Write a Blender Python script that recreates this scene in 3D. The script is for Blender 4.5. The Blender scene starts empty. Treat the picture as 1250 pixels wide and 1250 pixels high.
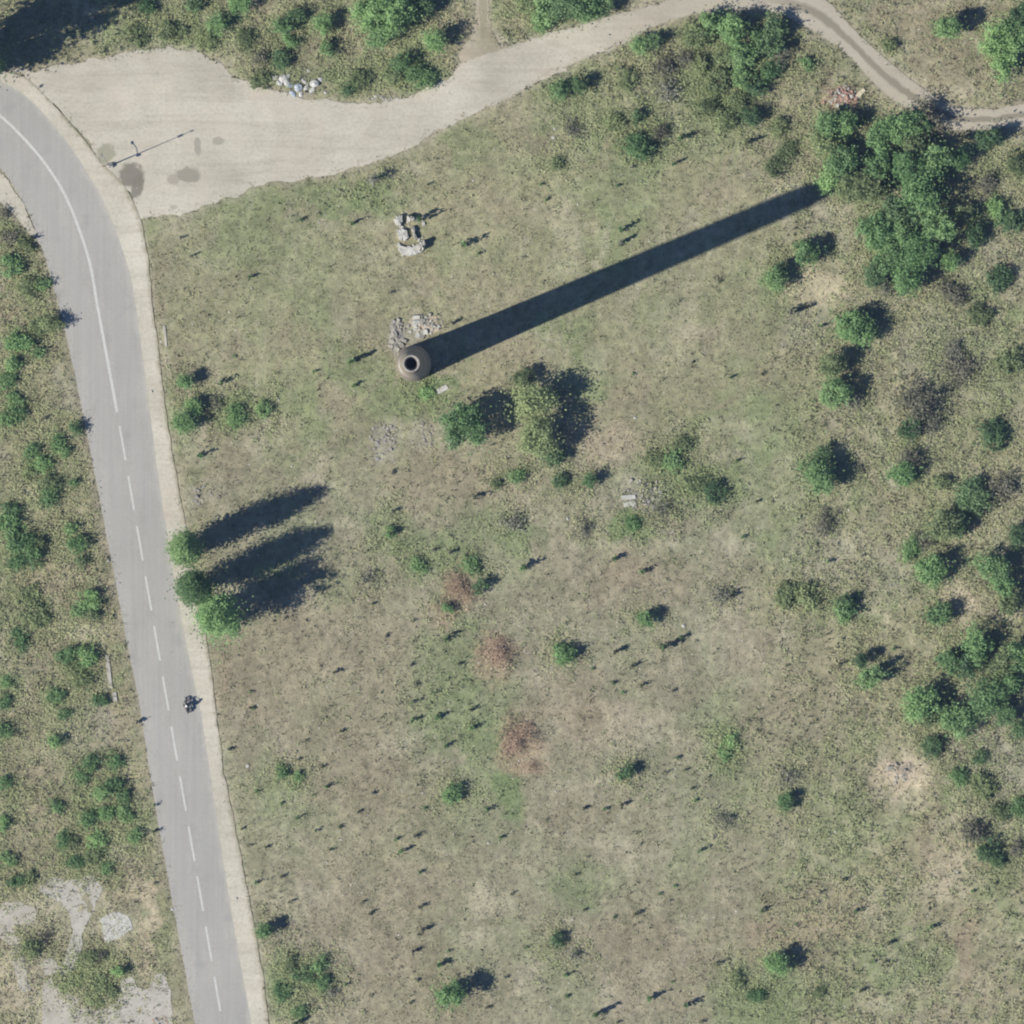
import bpy, math, random
import numpy as np
from mathutils import Vector, Matrix
from mathutils.geometry import tessellate_polygon

scene = bpy.context.scene
COL = scene.collection
S = 0.1                                   # metres per photograph pixel (1250 px across)

# ------------------------------------------------------------------ camera, sky, sun, exposure
CAM_Z = 1500.0
cam_data = bpy.data.cameras.new("camera")
cam = bpy.data.objects.new("camera", cam_data)
COL.objects.link(cam)
NADIR = (-3.5, 18.2)
cam.location = (NADIR[0], NADIR[1], CAM_Z)
cam_data.sensor_width = 36.0
cam_data.angle = 2 * math.atan(62.5 / CAM_Z)
cam_data.shift_x = -NADIR[0] / 125.0
cam_data.shift_y = -NADIR[1] / 125.0
cam_data.clip_start = 50.0
cam_data.clip_end = 8000.0
scene.camera = cam

SUN_ELEV = math.radians(42.0)
SHADOW_DIR = math.radians(23.1)           # shadows run to the right and up
world = bpy.data.worlds.new("World")
scene.world = world
world.use_nodes = True
wn = world.node_tree
bg = wn.nodes["Background"]
sky = wn.nodes.new("ShaderNodeTexSky")
sky.sky_type = 'NISHITA'
sky.sun_disc = False
sky.sun_elevation = SUN_ELEV
sky.sun_rotation = math.radians(246.9)
sky.air_density = 1.0
sky.dust_density = 0.0
sky.ozone_density = 6.0
sky.altitude = 300.0
wn.links.new(sky.outputs[0], bg.inputs[0])
bg.inputs[1].default_value = 0.052
sun_data = bpy.data.lights.new("sun", 'SUN')
sun_data.energy = 3.6
sun_data.angle = math.radians(0.53)
sun_data.color = (1.0, 0.95, 0.85)
sun = bpy.data.objects.new("sun", sun_data)
COL.objects.link(sun)
sd = Vector((math.cos(SHADOW_DIR) * math.cos(SUN_ELEV), math.sin(SHADOW_DIR) * math.cos(SUN_ELEV), -math.sin(SUN_ELEV)))
sun.rotation_euler = sd.to_track_quat('-Z', 'Y').to_euler()
scene.view_settings.view_transform = 'Standard'
scene.view_settings.look = 'None'
scene.view_settings.exposure = 1.12
scene.view_settings.gamma = 1.0
scene.cycles.pixel_filter_type = 'BLACKMAN_HARRIS'
scene.cycles.filter_width = 2.2
scene.view_settings.use_curve_mapping = False

# ------------------------------------------------------------------ small helpers
def W(px, py):
    return ((px - 625.0) * S, (625.0 - py) * S)

def tag(o, label=None, cat=None, group=None, kind=None):
    if label: o["label"] = label
    if cat: o["category"] = cat
    if group: o["group"] = group
    if kind: o["kind"] = kind
    return o

def new_mesh(name, v, f, mat, attrs=None, smooth=False, cols=None):
    """v (n,3), f (m,k) with one k, attrs {name: (n,)}, cols {name: (n,3)}"""
    v = np.asarray(v, dtype=np.float32); f = np.asarray(f, dtype=np.int32)
    me = bpy.data.meshes.new(name)
    me.vertices.add(len(v)); me.vertices.foreach_set("co", v.ravel())
    k = f.shape[1]
    me.loops.add(f.size); me.loops.foreach_set("vertex_index", f.ravel())
    me.polygons.add(len(f))
    me.polygons.foreach_set("loop_start", np.arange(0, f.size, k, dtype=np.int32))
    me.polygons.foreach_set("loop_total", np.full(len(f), k, dtype=np.int32))
    me.polygons.foreach_set("use_smooth", np.full(len(f), bool(smooth)))
    for n, a in (attrs or {}).items():
        at = me.attributes.new(n, 'FLOAT', 'POINT'); at.data.foreach_set("value", np.asarray(a, dtype=np.float32))
    for n, a in (cols or {}).items():
        at = me.attributes.new(n, 'FLOAT_COLOR', 'POINT')
        c = np.ones((len(v), 4), dtype=np.float32); c[:, :3] = a
        at.data.foreach_set("color", c.ravel())
    me.update(calc_edges=True)
    if mat: me.materials.append(mat)
    return me

def obj(name, me, parent=None, loc=(0, 0, 0), rotz=0.0, scale=None):
    o = bpy.data.objects.new(name, me)
    COL.objects.link(o)
    o.location = loc
    if rotz: o.rotation_euler = (0, 0, rotz)
    if scale: o.scale = scale
    if parent: o.parent = parent
    return o

class MB:
    """collects boxes, tubes and lathes of polygons with mixed sizes into one mesh"""
    def __init__(self): self.v = []; self.f = []
    def add(self, v, f):
        n = len(self.v); self.v += [tuple(p) for p in v]; self.f += [tuple(i + n for i in q) for q in f]
    def box(self, c, s, rot=None, taper=1.0):
        hx, hy, hz = s[0] / 2, s[1] / 2, s[2] / 2
        P = [Vector((x * hx * (taper if z > 0 else 1), y * hy * (taper if z > 0 else 1), z * hz)) for z in (-1, 1) for y in (-1, 1) for x in (-1, 1)]
        if rot is not None: P = [rot @ p for p in P]
        P = [p + Vector(c) for p in P]
        self.add(P, [(0, 2, 3, 1), (4, 5, 7, 6), (0, 1, 5, 4), (2, 6, 7, 3), (0, 4, 6, 2), (1, 3, 7, 5)])
    def tube(self, pts, rad, sides=6, cap=True):
        pts = [Vector(p) for p in pts]; n0 = []
        V = []; F = []
        for i, p in enumerate(pts):
            d = (pts[min(i + 1, len(pts) - 1)] - pts[max(i - 1, 0)]).normalized()
            a = d.cross(Vector((0, 0, 1)));
            if a.length < 1e-3: a = d.cross(Vector((1, 0, 0)))
            a.normalize(); b = d.cross(a).normalized()
            r = rad[i] if hasattr(rad, '__len__') else rad
            for k in range(sides):
                t = 2 * math.pi * k / sides
                V.append(p + a * (math.cos(t) * r) + b * (math.sin(t) * r))
        for i in range(len(pts) - 1):
            for k in range(sides):
                k2 = (k + 1) % sides
                F.append((i * sides + k, i * sides + k2, (i + 1) * sides + k2, (i + 1) * sides + k))
        if cap:
            F.append(tuple(range(sides - 1, -1, -1))); m = (len(pts) - 1) * sides
            F.append(tuple(m + k for k in range(sides)))
        self.add(V, F)
    def lathe(self, prof, sides=48, axis='Z', c=(0, 0, 0), close=False):
        V = []; F = []
        for r, z in prof:
            for k in range(sides):
                t = 2 * math.pi * k / sides
                p = (r * math.cos(t), r * math.sin(t), z)
                if axis == 'X': p = (p[2], p[0], p[1])
                V.append((p[0] + c[0], p[1] + c[1], p[2] + c[2]))
        n = len(prof)
        for i in range(n if close else n - 1):
            j = (i + 1) % n
            for k in range(sides):
                k2 = (k + 1) % sides
                F.append((i * sides + k, i * sides + k2, j * sides + k2, j * sides + k))
        self.add(V, F)
    def mesh(self, name, mat, smooth=False):
        me = bpy.data.meshes.new(name)
        me.from_pydata(self.v, [], self.f); me.update()
        if smooth:
            me.polygons.foreach_set("use_smooth", np.full(len(me.polygons), True))
        me.materials.append(mat)
        return me
    def build(self, name, mat, parent=None, loc=(0, 0, 0), smooth=False):
        return obj(name, self.mesh(name, mat, smooth), parent, loc)

def empty(name, loc, rotz=0.0):
    o = bpy.data.objects.new(name, None); COL.objects.link(o)
    o.location = loc; o.rotation_euler = (0, 0, rotz); o.empty_display_size = 0.3
    return o

# value noise -------------------------------------------------------
def _hash(i, j, seed):
    h = (i.astype(np.int64) * 374761393 + j.astype(np.int64) * 668265263 + seed * 974711) & 0xFFFFFFFF
    h = ((h ^ (h >> 13)) * 1274126177) & 0xFFFFFFFF
    h = h ^ (h >> 16)
    return (h & 0xFFFF) / 65535.0
def vnoise(x, y, seed):
    i = np.floor(x); j = np.floor(y); fx = x - i; fy = y - j
    fx = fx * fx * (3 - 2 * fx); fy = fy * fy * (3 - 2 * fy)
    a = _hash(i, j, seed); b = _hash(i + 1, j, seed); c = _hash(i, j + 1, seed); d = _hash(i + 1, j + 1, seed)
    return (a * (1 - fx) + b * fx) * (1 - fy) + (c * (1 - fx) + d * fx) * fy
def fbm(x, y, size, seed, octv=4, gain=0.5):
    t = 0; a = 1; s = 0
    for o in range(octv):
        ang = 0.47 + 0.6 * o
        xr = x * math.cos(ang) - y * math.sin(ang); yr = x * math.sin(ang) + y * math.cos(ang)
        t = t + a * vnoise(xr / size + 17.3 * o, yr / size - 9.1 * o, seed + o); s += a
        a *= gain; size /= 2.03
    return t / s
def sstep(e0, e1, x):
    t = np.clip((x - e0) / (e1 - e0), 0, 1); return t * t * (3 - 2 * t)

def spline(pts, step):
    """Catmull-Rom through pixel points, resampled every step px"""
    P = np.array(pts, float); out = []
    for i in range(len(P) - 1):
        p0 = P[max(i - 1, 0)]; p1 = P[i]; p2 = P[i + 1]; p3 = P[min(i + 2, len(P) - 1)]
        n = max(1, int(np.hypot(*(p2 - p1)) / step))
        for k in range(n):
            t = k / n
            out.append(0.5 * ((2 * p1) + (-p0 + p2) * t + (2 * p0 - 5 * p1 + 4 * p2 - p3) * t * t + (-p0 + 3 * p1 - 3 * p2 + p3) * t ** 3))
    out.append(P[-1])
    return np.array(out)

def inside(poly, x, y):
    r = np.zeros(x.shape, bool); n = len(poly)
    bb = (x > poly[:, 0].min()) & (x < poly[:, 0].max()) & (y > poly[:, 1].min()) & (y < poly[:, 1].max())
    xs = x[bb]; ys = y[bb]; q = np.zeros(xs.shape, bool)
    for i in range(n):
        x1, y1 = poly[i]; x2, y2 = poly[(i + 1) % n]
        if y1 == y2: continue
        c = ((y1 > ys) != (y2 > ys)) & (xs < (x2 - x1) * (ys - y1) / (y2 - y1) + x1)
        q ^= c
    r[bb] = q
    return r
def edge_dist(poly, x, y, lim, closed=True):
    d = np.full(x.shape, 1e9); n = len(poly)
    for i in range(n if closed else n - 1):
        x1, y1 = poly[i]; x2, y2 = poly[(i + 1) % n]
        m = (x > min(x1, x2) - lim) & (x < max(x1, x2) + lim) & (y > min(y1, y2) - lim) & (y < max(y1, y2) + lim)
        if not m.any(): continue
        px = x[m] - x1; py = y[m] - y1; vx = x2 - x1; vy = y2 - y1; L = vx * vx + vy * vy + 1e-9
        t = np.clip((px * vx + py * vy) / L, 0, 1)
        d[m] = np.minimum(d[m], np.hypot(px - t * vx, py - t * vy))
    return d

# ------------------------------------------------------------------ materials
def mat_base(name):
    m = bpy.data.materials.new(name); m.use_nodes = True
    nt = m.node_tree; b = nt.nodes["Principled BSDF"]
    b.inputs["Specular IOR Level"].default_value = 0.15
    b.inputs["Roughness"].default_value = 0.9
    return m, nt, b
def N(nt, t, **k):
    n = nt.nodes.new(t)
    for a, v in k.items(): setattr(n, a, v)
    return n
def noise(nt, scale, detail=4, rough=0.55, vec=None, dist=0.0):
    n = N(nt, "ShaderNodeTexNoise"); n.inputs["Scale"].default_value = scale; n.inputs["Detail"].default_value = detail
    n.inputs["Roughness"].default_value = rough; n.inputs["Distortion"].default_value = dist
    if vec is not None: nt.links.new(vec, n.inputs["Vector"])
    return n.outputs["Fac"]
def ramp(nt, fac, stops):
    r = N(nt, "ShaderNodeValToRGB"); e = r.color_ramp.elements
    while len(e) < len(stops): e.new(0.5)
    for s, (p, c) in zip(e, stops): s.position = p; s.color = (*c, 1)
    nt.links.new(fac, r.inputs[0]); return r.outputs[0]
def mix(nt, fac, a, b, mode='MIX'):
    m = N(nt, "ShaderNodeMix", data_type='RGBA', blend_type=mode)
    for inp, v in ((m.inputs[0], fac), (m.inputs[6], a), (m.inputs[7], b)):
        if hasattr(v, "is_linked"): nt.links.new(v, inp)
        elif isinstance(v, (int, float)): inp.default_value = v
        else: inp.default_value = (*v, 1)
    return m.outputs[2]
def math_n(nt, op, a, b=None, clamp=False):
    m = N(nt, "ShaderNodeMath", operation=op); m.use_clamp = clamp
    for i, v in enumerate((a, b)):
        if v is None: continue
        if hasattr(v, "is_linked"): nt.links.new(v, m.inputs[i])
        else: m.inputs[i].default_value = v
    return m.outputs[0]
def bump(nt, b, h, strength, dist):
    n = N(nt, "ShaderNodeBump"); n.inputs["Strength"].default_value = strength; n.inputs["Distance"].default_value = dist
    nt.links.new(h, n.inputs["Height"]); nt.links.new(n.outputs[0], b.inputs["Normal"])
def pos(nt): return N(nt, "ShaderNodeNewGeometry").outputs["Position"]
def objc(nt): return N(nt, "ShaderNodeTexCoord").outputs["Object"]
def attr(nt, name): return N(nt, "ShaderNodeAttribute", attribute_name=name)

def solid_mat(name, c1, c2, scale=3.0, rough=0.85, bmp=0.3, dist=0.02, spec=0.2, metal=0.0):
    m, nt, b = mat_base(name)
    v = objc(nt)
    f = noise(nt, scale, 6, 0.6, v)
    nt.links.new(ramp(nt, f, [(0.3, c1), (0.7, c2)]), b.inputs["Base Color"])
    b.inputs["Roughness"].default_value = rough; b.inputs["Specular IOR Level"].default_value = spec
    b.inputs["Metallic"].default_value = metal
    if bmp: bump(nt, b, noise(nt, scale * 4, 5, 0.6, v), bmp, dist)
    return m

def leaf_mat(name, dark, light, trans=0.35, randamt=0.27):
    m, nt, b = mat_base(name)
    t = attr(nt, "tint").outputs["Fac"]
    c = mix(nt, t, dark, light)
    r = N(nt, "ShaderNodeObjectInfo").outputs["Random"]
    hsv = N(nt, "ShaderNodeHueSaturation")
    nt.links.new(c, hsv.inputs["Color"])
    nt.links.new(math_n(nt, 'ADD', math_n(nt, 'MULTIPLY', r, 2 * randamt), 1 - randamt), hsv.inputs["Value"])
    nt.links.new(math_n(nt, 'ADD', math_n(nt, 'MULTIPLY', r, -0.025), 0.512), hsv.inputs["Hue"])
    nt.links.new(hsv.outputs[0], b.inputs["Base Color"])
    b.inputs["Roughness"].default_value = 0.55; b.inputs["Specular IOR Level"].default_value = 0.25
    tr = N(nt, "ShaderNodeBsdfTranslucent"); nt.links.new(hsv.outputs[0], tr.inputs[0])
    ms = N(nt, "ShaderNodeMixShader"); ms.inputs[0].default_value = trans
    nt.links.new(b.outputs[0], ms.inputs[1]); nt.links.new(tr.outputs[0], ms.inputs[2])
    nt.links.new(ms.outputs[0], nt.nodes["Material Output"].inputs[0])
    return m

LEAF = {
    'green':  leaf_mat("leaf_green",  (0.094, 0.162, 0.068), (0.218, 0.350, 0.148)),
    'bright': leaf_mat("leaf_bright", (0.122, 0.212, 0.082), (0.252, 0.405, 0.165)),
    'olive':  leaf_mat("leaf_olive",  (0.125, 0.162, 0.076), (0.245, 0.300, 0.145)),
    'pale':   leaf_mat("leaf_pale",   (0.150, 0.195, 0.090), (0.300, 0.365, 0.175)),
    'dark':   leaf_mat("leaf_dark",   (0.068, 0.120, 0.058), (0.160, 0.252, 0.115)),
    'poplar': leaf_mat("leaf_poplar", (0.080, 0.138, 0.058), (0.185, 0.290, 0.116)),
    'grey':   leaf_mat("twig_grey",   (0.120, 0.128, 0.092), (0.205, 0.205, 0.155), 0.1),
    'brown':  leaf_mat("twig_brown",  (0.215, 0.162, 0.108), (0.370, 0.282, 0.192), 0.1),
    'umber':  leaf_mat("twig_umber",  (0.085, 0.090, 0.060), (0.160, 0.155, 0.112), 0.1),
    'weed':   leaf_mat("leaf_weed",   (0.115, 0.130, 0.070), (0.200, 0.215, 0.120)),
}
BARK = solid_mat("bark", (0.10, 0.085, 0.065), (0.20, 0.17, 0.135), 6.0, 0.95, 0.6)

# ground: colour attribute computed below
G_M, nt, b = mat_base("ground_dry_grass")
ca = attr(nt, "Col").outputs["Color"]
p_ = pos(nt)
n1 = noise(nt, 1.1, 8, 0.72, p_)
v1 = ramp(nt, n1, [(0.27, (0.60, 0.61, 0.58)), (0.50, (1.0, 1.0, 1.0)), (0.73, (1.42, 1.39, 1.34))])
c1 = mix(nt, 1.0, ca, v1, 'MULTIPLY')
n2 = noise(nt, 6.0, 3, 0.6, p_)
sp = ramp(nt, n2, [(0.70, (0, 0, 0)), (0.76, (1, 1, 1))])
c2 = mix(nt, math_n(nt, 'MULTIPLY', sp, 0.35), c1, (0.36, 0.33, 0.27))
nt.links.new(c2, b.inputs["Base Color"])
bump(nt, b, noise(nt, 3.5, 8, 0.75, p_), 0.9, 0.16)
b.inputs["Roughness"].default_value = 1.0; b.inputs["Specular IOR Level"].default_value = 0.05

GRASS_M, nt, b = mat_base("grass_blades")
nt.links.new(attr(nt, "Col").outputs["Color"], b.inputs["Base Color"])
b.inputs["Roughness"].default_value = 0.8; b.inputs["Specular IOR Level"].default_value = 0.05

# gravel yard, with damp and oily stains of their own outline
def gravel_mat(name, stains, c_lo, c_hi, rut=False, verge=False):
    m, nt, b = mat_base(name)
    p = pos(nt)
    big = noise(nt, 0.10, 6, 0.62, p, 0.4)
    fine = noise(nt, 2.6, 8, 0.78, p)
    c = ramp(nt, big, [(0.34, tuple(q * .93 for q in c_lo)), (0.66, tuple(q * 1.05 for q in c_hi))])
    c = mix(nt, 1.0, c, ramp(nt, fine, [(0.25, (0.72, 0.71, 0.69)), (0.5, (1, 1, 1)), (0.75, (1.17, 1.17, 1.16))]), 'MULTIPLY')
    pk = noise(nt, 0.22, 4, 0.6, p, 0.3)
    c = mix(nt, math_n(nt, 'MULTIPLY', ramp(nt, pk, [(0.5, (0, 0, 0)), (0.68, (1, 1, 1))]), 0.5), c, tuple(x * y for x, y in zip(c_hi, (1.0, 0.93, 0.92))))
    # wheel tracks running along the yard
    mp = N(nt, "ShaderNodeMapping"); mp.inputs["Rotation"].default_value = (0, 0, math.radians(-8)); mp.inputs["Scale"].default_value = (0.05, 0.55, 1)
    nt.links.new(p, mp.inputs[0])
    st = noise(nt, 1.0, 6, 0.7, mp.outputs[0], 1.6)
    c = mix(nt, 1.0, c, ramp(nt, st, [(0.3, (0.86, 0.85, 0.835)), (0.5, (1, 1, 1)), (0.7, (1.06, 1.06, 1.055))]), 'MULTIPLY')
    wob = noise(nt, 0.9, 5, 0.6, p)
    for (x, y, rx, ry, ang, s, colr) in stains:
        X, Y = W(x, y)
        vm = N(nt, "ShaderNodeVectorMath", operation='SUBTRACT'); nt.links.new(p, vm.inputs[0]); vm.inputs[1].default_value = (X, Y, 0)
        rt = N(nt, "ShaderNodeVectorRotate", rotation_type='Z_AXIS'); nt.links.new(vm.outputs[0], rt.inputs[0]); rt.inputs["Angle"].default_value = math.radians(ang)
        sc = N(nt, "ShaderNodeVectorMath", operation='MULTIPLY'); nt.links.new(rt.outputs[0], sc.inputs[0]); sc.inputs[1].default_value = (1 / (rx * S), 1 / (ry * S), 0)
        ln = N(nt, "ShaderNodeVectorMath", operation='LENGTH'); nt.links.new(sc.outputs[0], ln.inputs[0])
        d = math_n(nt, 'ADD', ln.outputs["Value"], math_n(nt, 'MULTIPLY', math_n(nt, 'SUBTRACT', wob, 0.5), 1.3))
        f = N(nt, "ShaderNodeMapRange", interpolation_type='SMOOTHSTEP'); nt.links.new(d, f.inputs[0])
        f.inputs[1].default_value = 1.10; f.inputs[2].default_value = 0.72; f.inputs[3].default_value = 0; f.inputs[4].default_value = s
        c = mix(nt, f.outputs[0], c, colr)
    if rut:
        c = mix(nt, math_n(nt, 'MULTIPLY', attr(nt, "far").outputs["Fac"], 0.7), c, (0.285, 0.258, 0.205))
        a = attr(nt, "across").outputs["Fac"]; w = attr(nt, "rut").outputs["Fac"]
        ab = math_n(nt, 'ABSOLUTE', math_n(nt, 'ADD', a, math_n(nt, 'MULTIPLY', math_n(nt, 'SUBTRACT', wob, 0.5), 0.35)))
        f = N(nt, "ShaderNodeMapRange", interpolation_type='SMOOTHSTEP'); nt.links.new(ab, f.inputs[0])
        f.inputs[1].default_value = 0.38; f.inputs[2].default_value = 0.12; f.inputs[3].default_value = 0; f.inputs[4].default_value = 0.92
        c = mix(nt, math_n(nt, 'MULTIPLY', f.outputs[0], w), c, (0.175, 0.16, 0.12))
        f2 = N(nt, "ShaderNodeMapRange", interpolation_type='SMOOTHSTEP'); nt.links.new(ab, f2.inputs[0])
        f2.inputs[1].default_value = 0.84; f2.inputs[2].default_value = 1.05; f2.inputs[3].default_value = 0; f2.inputs[4].default_value = 0.45
        c = mix(nt, f2.outputs[0], c, (0.20, 0.185, 0.14))
    if verge:
        wv = noise(nt, 0.8, 6, 0.7, p)
        fv = N(nt, "ShaderNodeMapRange", interpolation_type='SMOOTHSTEP')
        nt.links.new(math_n(nt, 'ADD', attr(nt, "across").outputs["Fac"], math_n(nt, 'MULTIPLY', math_n(nt, 'SUBTRACT', wv, 0.5), 1.1)), fv.inputs[0])
        fv.inputs[1].default_value = 0.62; fv.inputs[2].default_value = 1.15; fv.inputs[3].default_value = 0; fv.inputs[4].default_value = 0.85
        c = mix(nt, fv.outputs[0], c, (0.205, 0.188, 0.125))
    nt.links.new(c, b.inputs["Base Color"])
    bump(nt, b, fine, 0.5, 0.06)
    b.inputs["Roughness"].default_value = 1.0; b.inputs["Specular IOR Level"].default_value = 0.05
    return m
DAMP = (0.150, 0.138, 0.112)
YARD_M = gravel_mat("gravel_yard", [
    (160, 214, 16, 17, 10, 0.92, DAMP), (167, 228, 8, 16, 8, 0.9, DAMP), (230, 213, 16, 10, 5, 0.78, (0.185, 0.170, 0.135)), (212, 219, 9, 7, 0, 0.6, (0.2, 0.18, 0.145)),
    (241, 178, 4.5, 13, -4, 0.62, (0.19, 0.18, 0.15)), (267, 172, 8, 5, 0, 0.62, (0.2, 0.19, 0.155)), (128, 188, 13, 13, 0, 0.72, (0.20, 0.195, 0.14)),
    (212, 253, 5, 3, 0, 0.5, (0.2, 0.19, 0.16))], (0.328, 0.307, 0.250), (0.388, 0.364, 0.304))
TRACK_M = gravel_mat("dirt_track", [(800, 20, 60, 6, 15, 0.35, (0.26, 0.23, 0.18)), (700, 62, 40, 4, 20, 0.25, (0.27, 0.24, 0.19))], (0.328, 0.307, 0.250), (0.388, 0.364, 0.304), True)
SHOULDER_M = gravel_mat("sandy_shoulder", [], (0.345, 0.322, 0.262), (0.40, 0.375, 0.315), verge=True)

ROAD_M, nt, b = mat_base("old_asphalt")
p_ = pos(nt); ac = attr(nt, "across").outputs["Fac"]
big = noise(nt, 0.12, 5, 0.6, p_); fine = noise(nt, 7.0, 6, 0.7, p_)
c = ramp(nt, big, [(0.3, (0.252, 0.246, 0.226)), (0.7, (0.292, 0.284, 0.260))])
c = mix(nt, 1.0, c, ramp(nt, fine, [(0.3, (0.85, 0.85, 0.85)), (0.7, (1.12, 1.12, 1.12))]), 'MULTIPLY')
wt = N(nt, "ShaderNodeMapRange", interpolation_type='SMOOTHSTEP'); nt.links.new(math_n(nt, 'ABSOLUTE', math_n(nt, 'SUBTRACT', math_n(nt, 'ABSOLUTE', ac), 0.45)), wt.inputs[0])
wt.inputs[1].default_value = 0.28; wt.inputs[2].default_value = 0.05; wt.inputs[3].default_value = 0; wt.inputs[4].default_value = 0.5
c = mix(nt, wt.outputs[0], c, (0.258, 0.254, 0.240))
mp = N(nt, "ShaderNodeMapping"); mp.inputs["Rotation"].default_value = (0, 0, math.radians(-9.8)); mp.inputs["Scale"].default_value = (2.2, 0.05, 1)
nt.links.new(p_, mp.inputs[0])
st = noise(nt, 1.0, 5, 0.6, mp.outputs[0])
c = mix(nt, 1.0, c, ramp(nt, st, [(0.3, (0.93, 0.93, 0.935)), (0.7, (1.06, 1.058, 1.05))]), 'MULTIPLY')
ed = N(nt, "ShaderNodeMapRange", interpolation_type='SMOOTHSTEP')
nt.links.new(math_n(nt, 'ADD', ac, math_n(nt, 'MULTIPLY', math_n(nt, 'SUBTRACT', noise(nt, 0.6, 5, 0.7, p_), 0.5), 0.5)), ed.inputs[0])
ed.inputs[1].default_value = 0.80; ed.inputs[2].default_value = 1.12; ed.inputs[3].default_value = 0; ed.inputs[4].default_value = 0.95
c = mix(nt, ed.outputs[0], c, (0.335, 0.318, 0.275))
pt = noise(nt, 0.35, 3, 0.5, p_)
c = mix(nt, math_n(nt, 'MULTIPLY', ramp(nt, pt, [(0.60, (0, 0, 0)), (0.72, (1, 1, 1))]), 0.4), c, (0.205, 0.203, 0.195))
vo = N(nt, "ShaderNodeTexVoronoi", feature='DISTANCE_TO_EDGE'); vo.inputs["Scale"].default_value = 0.22; nt.links.new(mix(nt, 0.35, p_, N(nt, "ShaderNodeTexNoise").outputs[1]), vo.inputs["Vector"])
ckm = math_n(nt, 'MULTIPLY', ramp(nt, vo.outputs[0], [(0.0, (1, 1, 1)), (0.012, (0, 0, 0))]), ramp(nt, noise(nt, 0.09, 3, 0.5, p_), [(0.48, (0, 0, 0)), (0.6, (1, 1, 1))]))
c = mix(nt, math_n(nt, 'MULTIPLY', ckm, 0.14), c, (0.12, 0.12, 0.115))
nt.links.new(c, b.inputs["Base Color"]); bump(nt, b, fine, 0.25, 0.02)

PAINT_M, nt, b = mat_base("road_paint")
p_ = pos(nt); f = noise(nt, 9.0, 5, 0.7, p_)
nt.links.new(ramp(nt, f, [(0.36, (0.28, 0.28, 0.265)), (0.52, (0.42, 0.42, 0.395))]), b.inputs["Base Color"])

CONC_M = solid_mat("weathered_concrete", (0.275, 0.260, 0.225), (0.365, 0.348, 0.31), 0.9, 0.95, 0.4)
CONCP_M = solid_mat("broken_floor_concrete", (0.262, 0.245, 0.205), (0.36, 0.338, 0.292), 0.5, 0.95, 0.4, 0.03)
CONCW_M = solid_mat("pale_concrete", (0.26, 0.255, 0.225), (0.44, 0.435, 0.40), 1.8, 0.9, 0.3)
STONE_M = solid_mat("rubble_stone", (0.20, 0.188, 0.155), (0.34, 0.322, 0.275), 1.4, 0.95, 0.4)
GREYST_M = solid_mat("grey_rubble", (0.175, 0.168, 0.150), (0.28, 0.268, 0.24), 1.4, 0.95, 0.4)
BRICKR_M = solid_mat("brick_rubble", (0.21, 0.128, 0.098), (0.38, 0.255, 0.20), 1.2, 0.95, 0.4)
SAND_M = solid_mat("tan_earth", (0.26, 0.215, 0.155), (0.40, 0.345, 0.26), 1.0, 1.0, 0.6, 0.06)
EARTH_M = solid_mat("brown_earth", (0.17, 0.13, 0.10), (0.27, 0.205, 0.16), 1.0, 1.0, 0.6, 0.06)
TIMBER_M = solid_mat("pale_timber", (0.42, 0.37, 0.26), (0.55, 0.49, 0.36), 3.0, 0.8, 0.2)
BAGW_M = solid_mat("white_plastic", (0.28, 0.275, 0.26), (0.46, 0.455, 0.44), 2.0, 0.5, 0.4, 0.05, 0.4)
BAGB_M = solid_mat("pale_blue_plastic", (0.22, 0.26, 0.31), (0.35, 0.39, 0.44), 2.0, 0.5, 0.4, 0.05, 0.4)
POLE_M = solid_mat("weathered_pole", (0.16, 0.145, 0.125), (0.26, 0.24, 0.21), 2.0, 0.9, 0.2)
STEEL_M = solid_mat("dull_steel", (0.18, 0.18, 0.18), (0.28, 0.28, 0.28), 3.0, 0.5, 0.1, 0.005, 0.5, 0.6)
BLACK_M = solid_mat("black_rubber", (0.015, 0.015, 0.015), (0.03, 0.03, 0.03), 3.0, 0.7, 0.0)
DPAINT_M = solid_mat("dark_paint", (0.02, 0.022, 0.025), (0.04, 0.04, 0.045), 3.0, 0.35, 0.0, 0.0, 0.5)
CLOTH_M = solid_mat("dark_clothing", (0.03, 0.032, 0.036), (0.055, 0.056, 0.06), 8.0, 0.95, 0.2)
HELM_M = solid_mat("white_helmet", (0.62, 0.62, 0.62), (0.7, 0.7, 0.7), 3.0, 0.25, 0.0, 0.0, 0.5)
SKIN_M = solid_mat("skin", (0.30, 0.19, 0.14), (0.36, 0.23, 0.17), 8.0, 0.6, 0.0)

# ------------------------------------------------------------------ outlines in photograph pixels
ROAD_W = spline([(-190, 40), (-120, 95), (-60, 150), (0, 205), (30, 250), (47, 292), (58, 325), (80, 407), (98, 489), (123, 617), (153, 773), (171, 865), (189, 981), (210, 1099), (238, 1250), (262, 1380)], 8)
ROAD_E = spline([(-130, 25), (-70, 55), (0, 98), (32, 118), (64, 151), (98, 197), (127, 248), (148, 300), (164, 361), (181, 489), (199, 620), (223, 763), (246, 876), (262, 981), (280, 1099), (307, 1250), (330, 1380)], 8)
SHO_E = spline([(-118, 10), (-62, 38), (0, 84), (30, 94), (61, 123), (100, 167), (124, 199), (148, 222), (165, 250), (175, 282), (180, 310), (190, 400), (203, 502), (223, 625), (253, 786), (271.5, 930), (281.5, 985), (299, 1071), (320, 1186), (329, 1250), (350, 1380)], 8)
CENTRE = [(-150, 38), (-90, 78), (-40, 110), (0, 141), (31, 171), (59, 205), (84, 248), (108, 315), (120, 379), (143, 503)]
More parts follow.
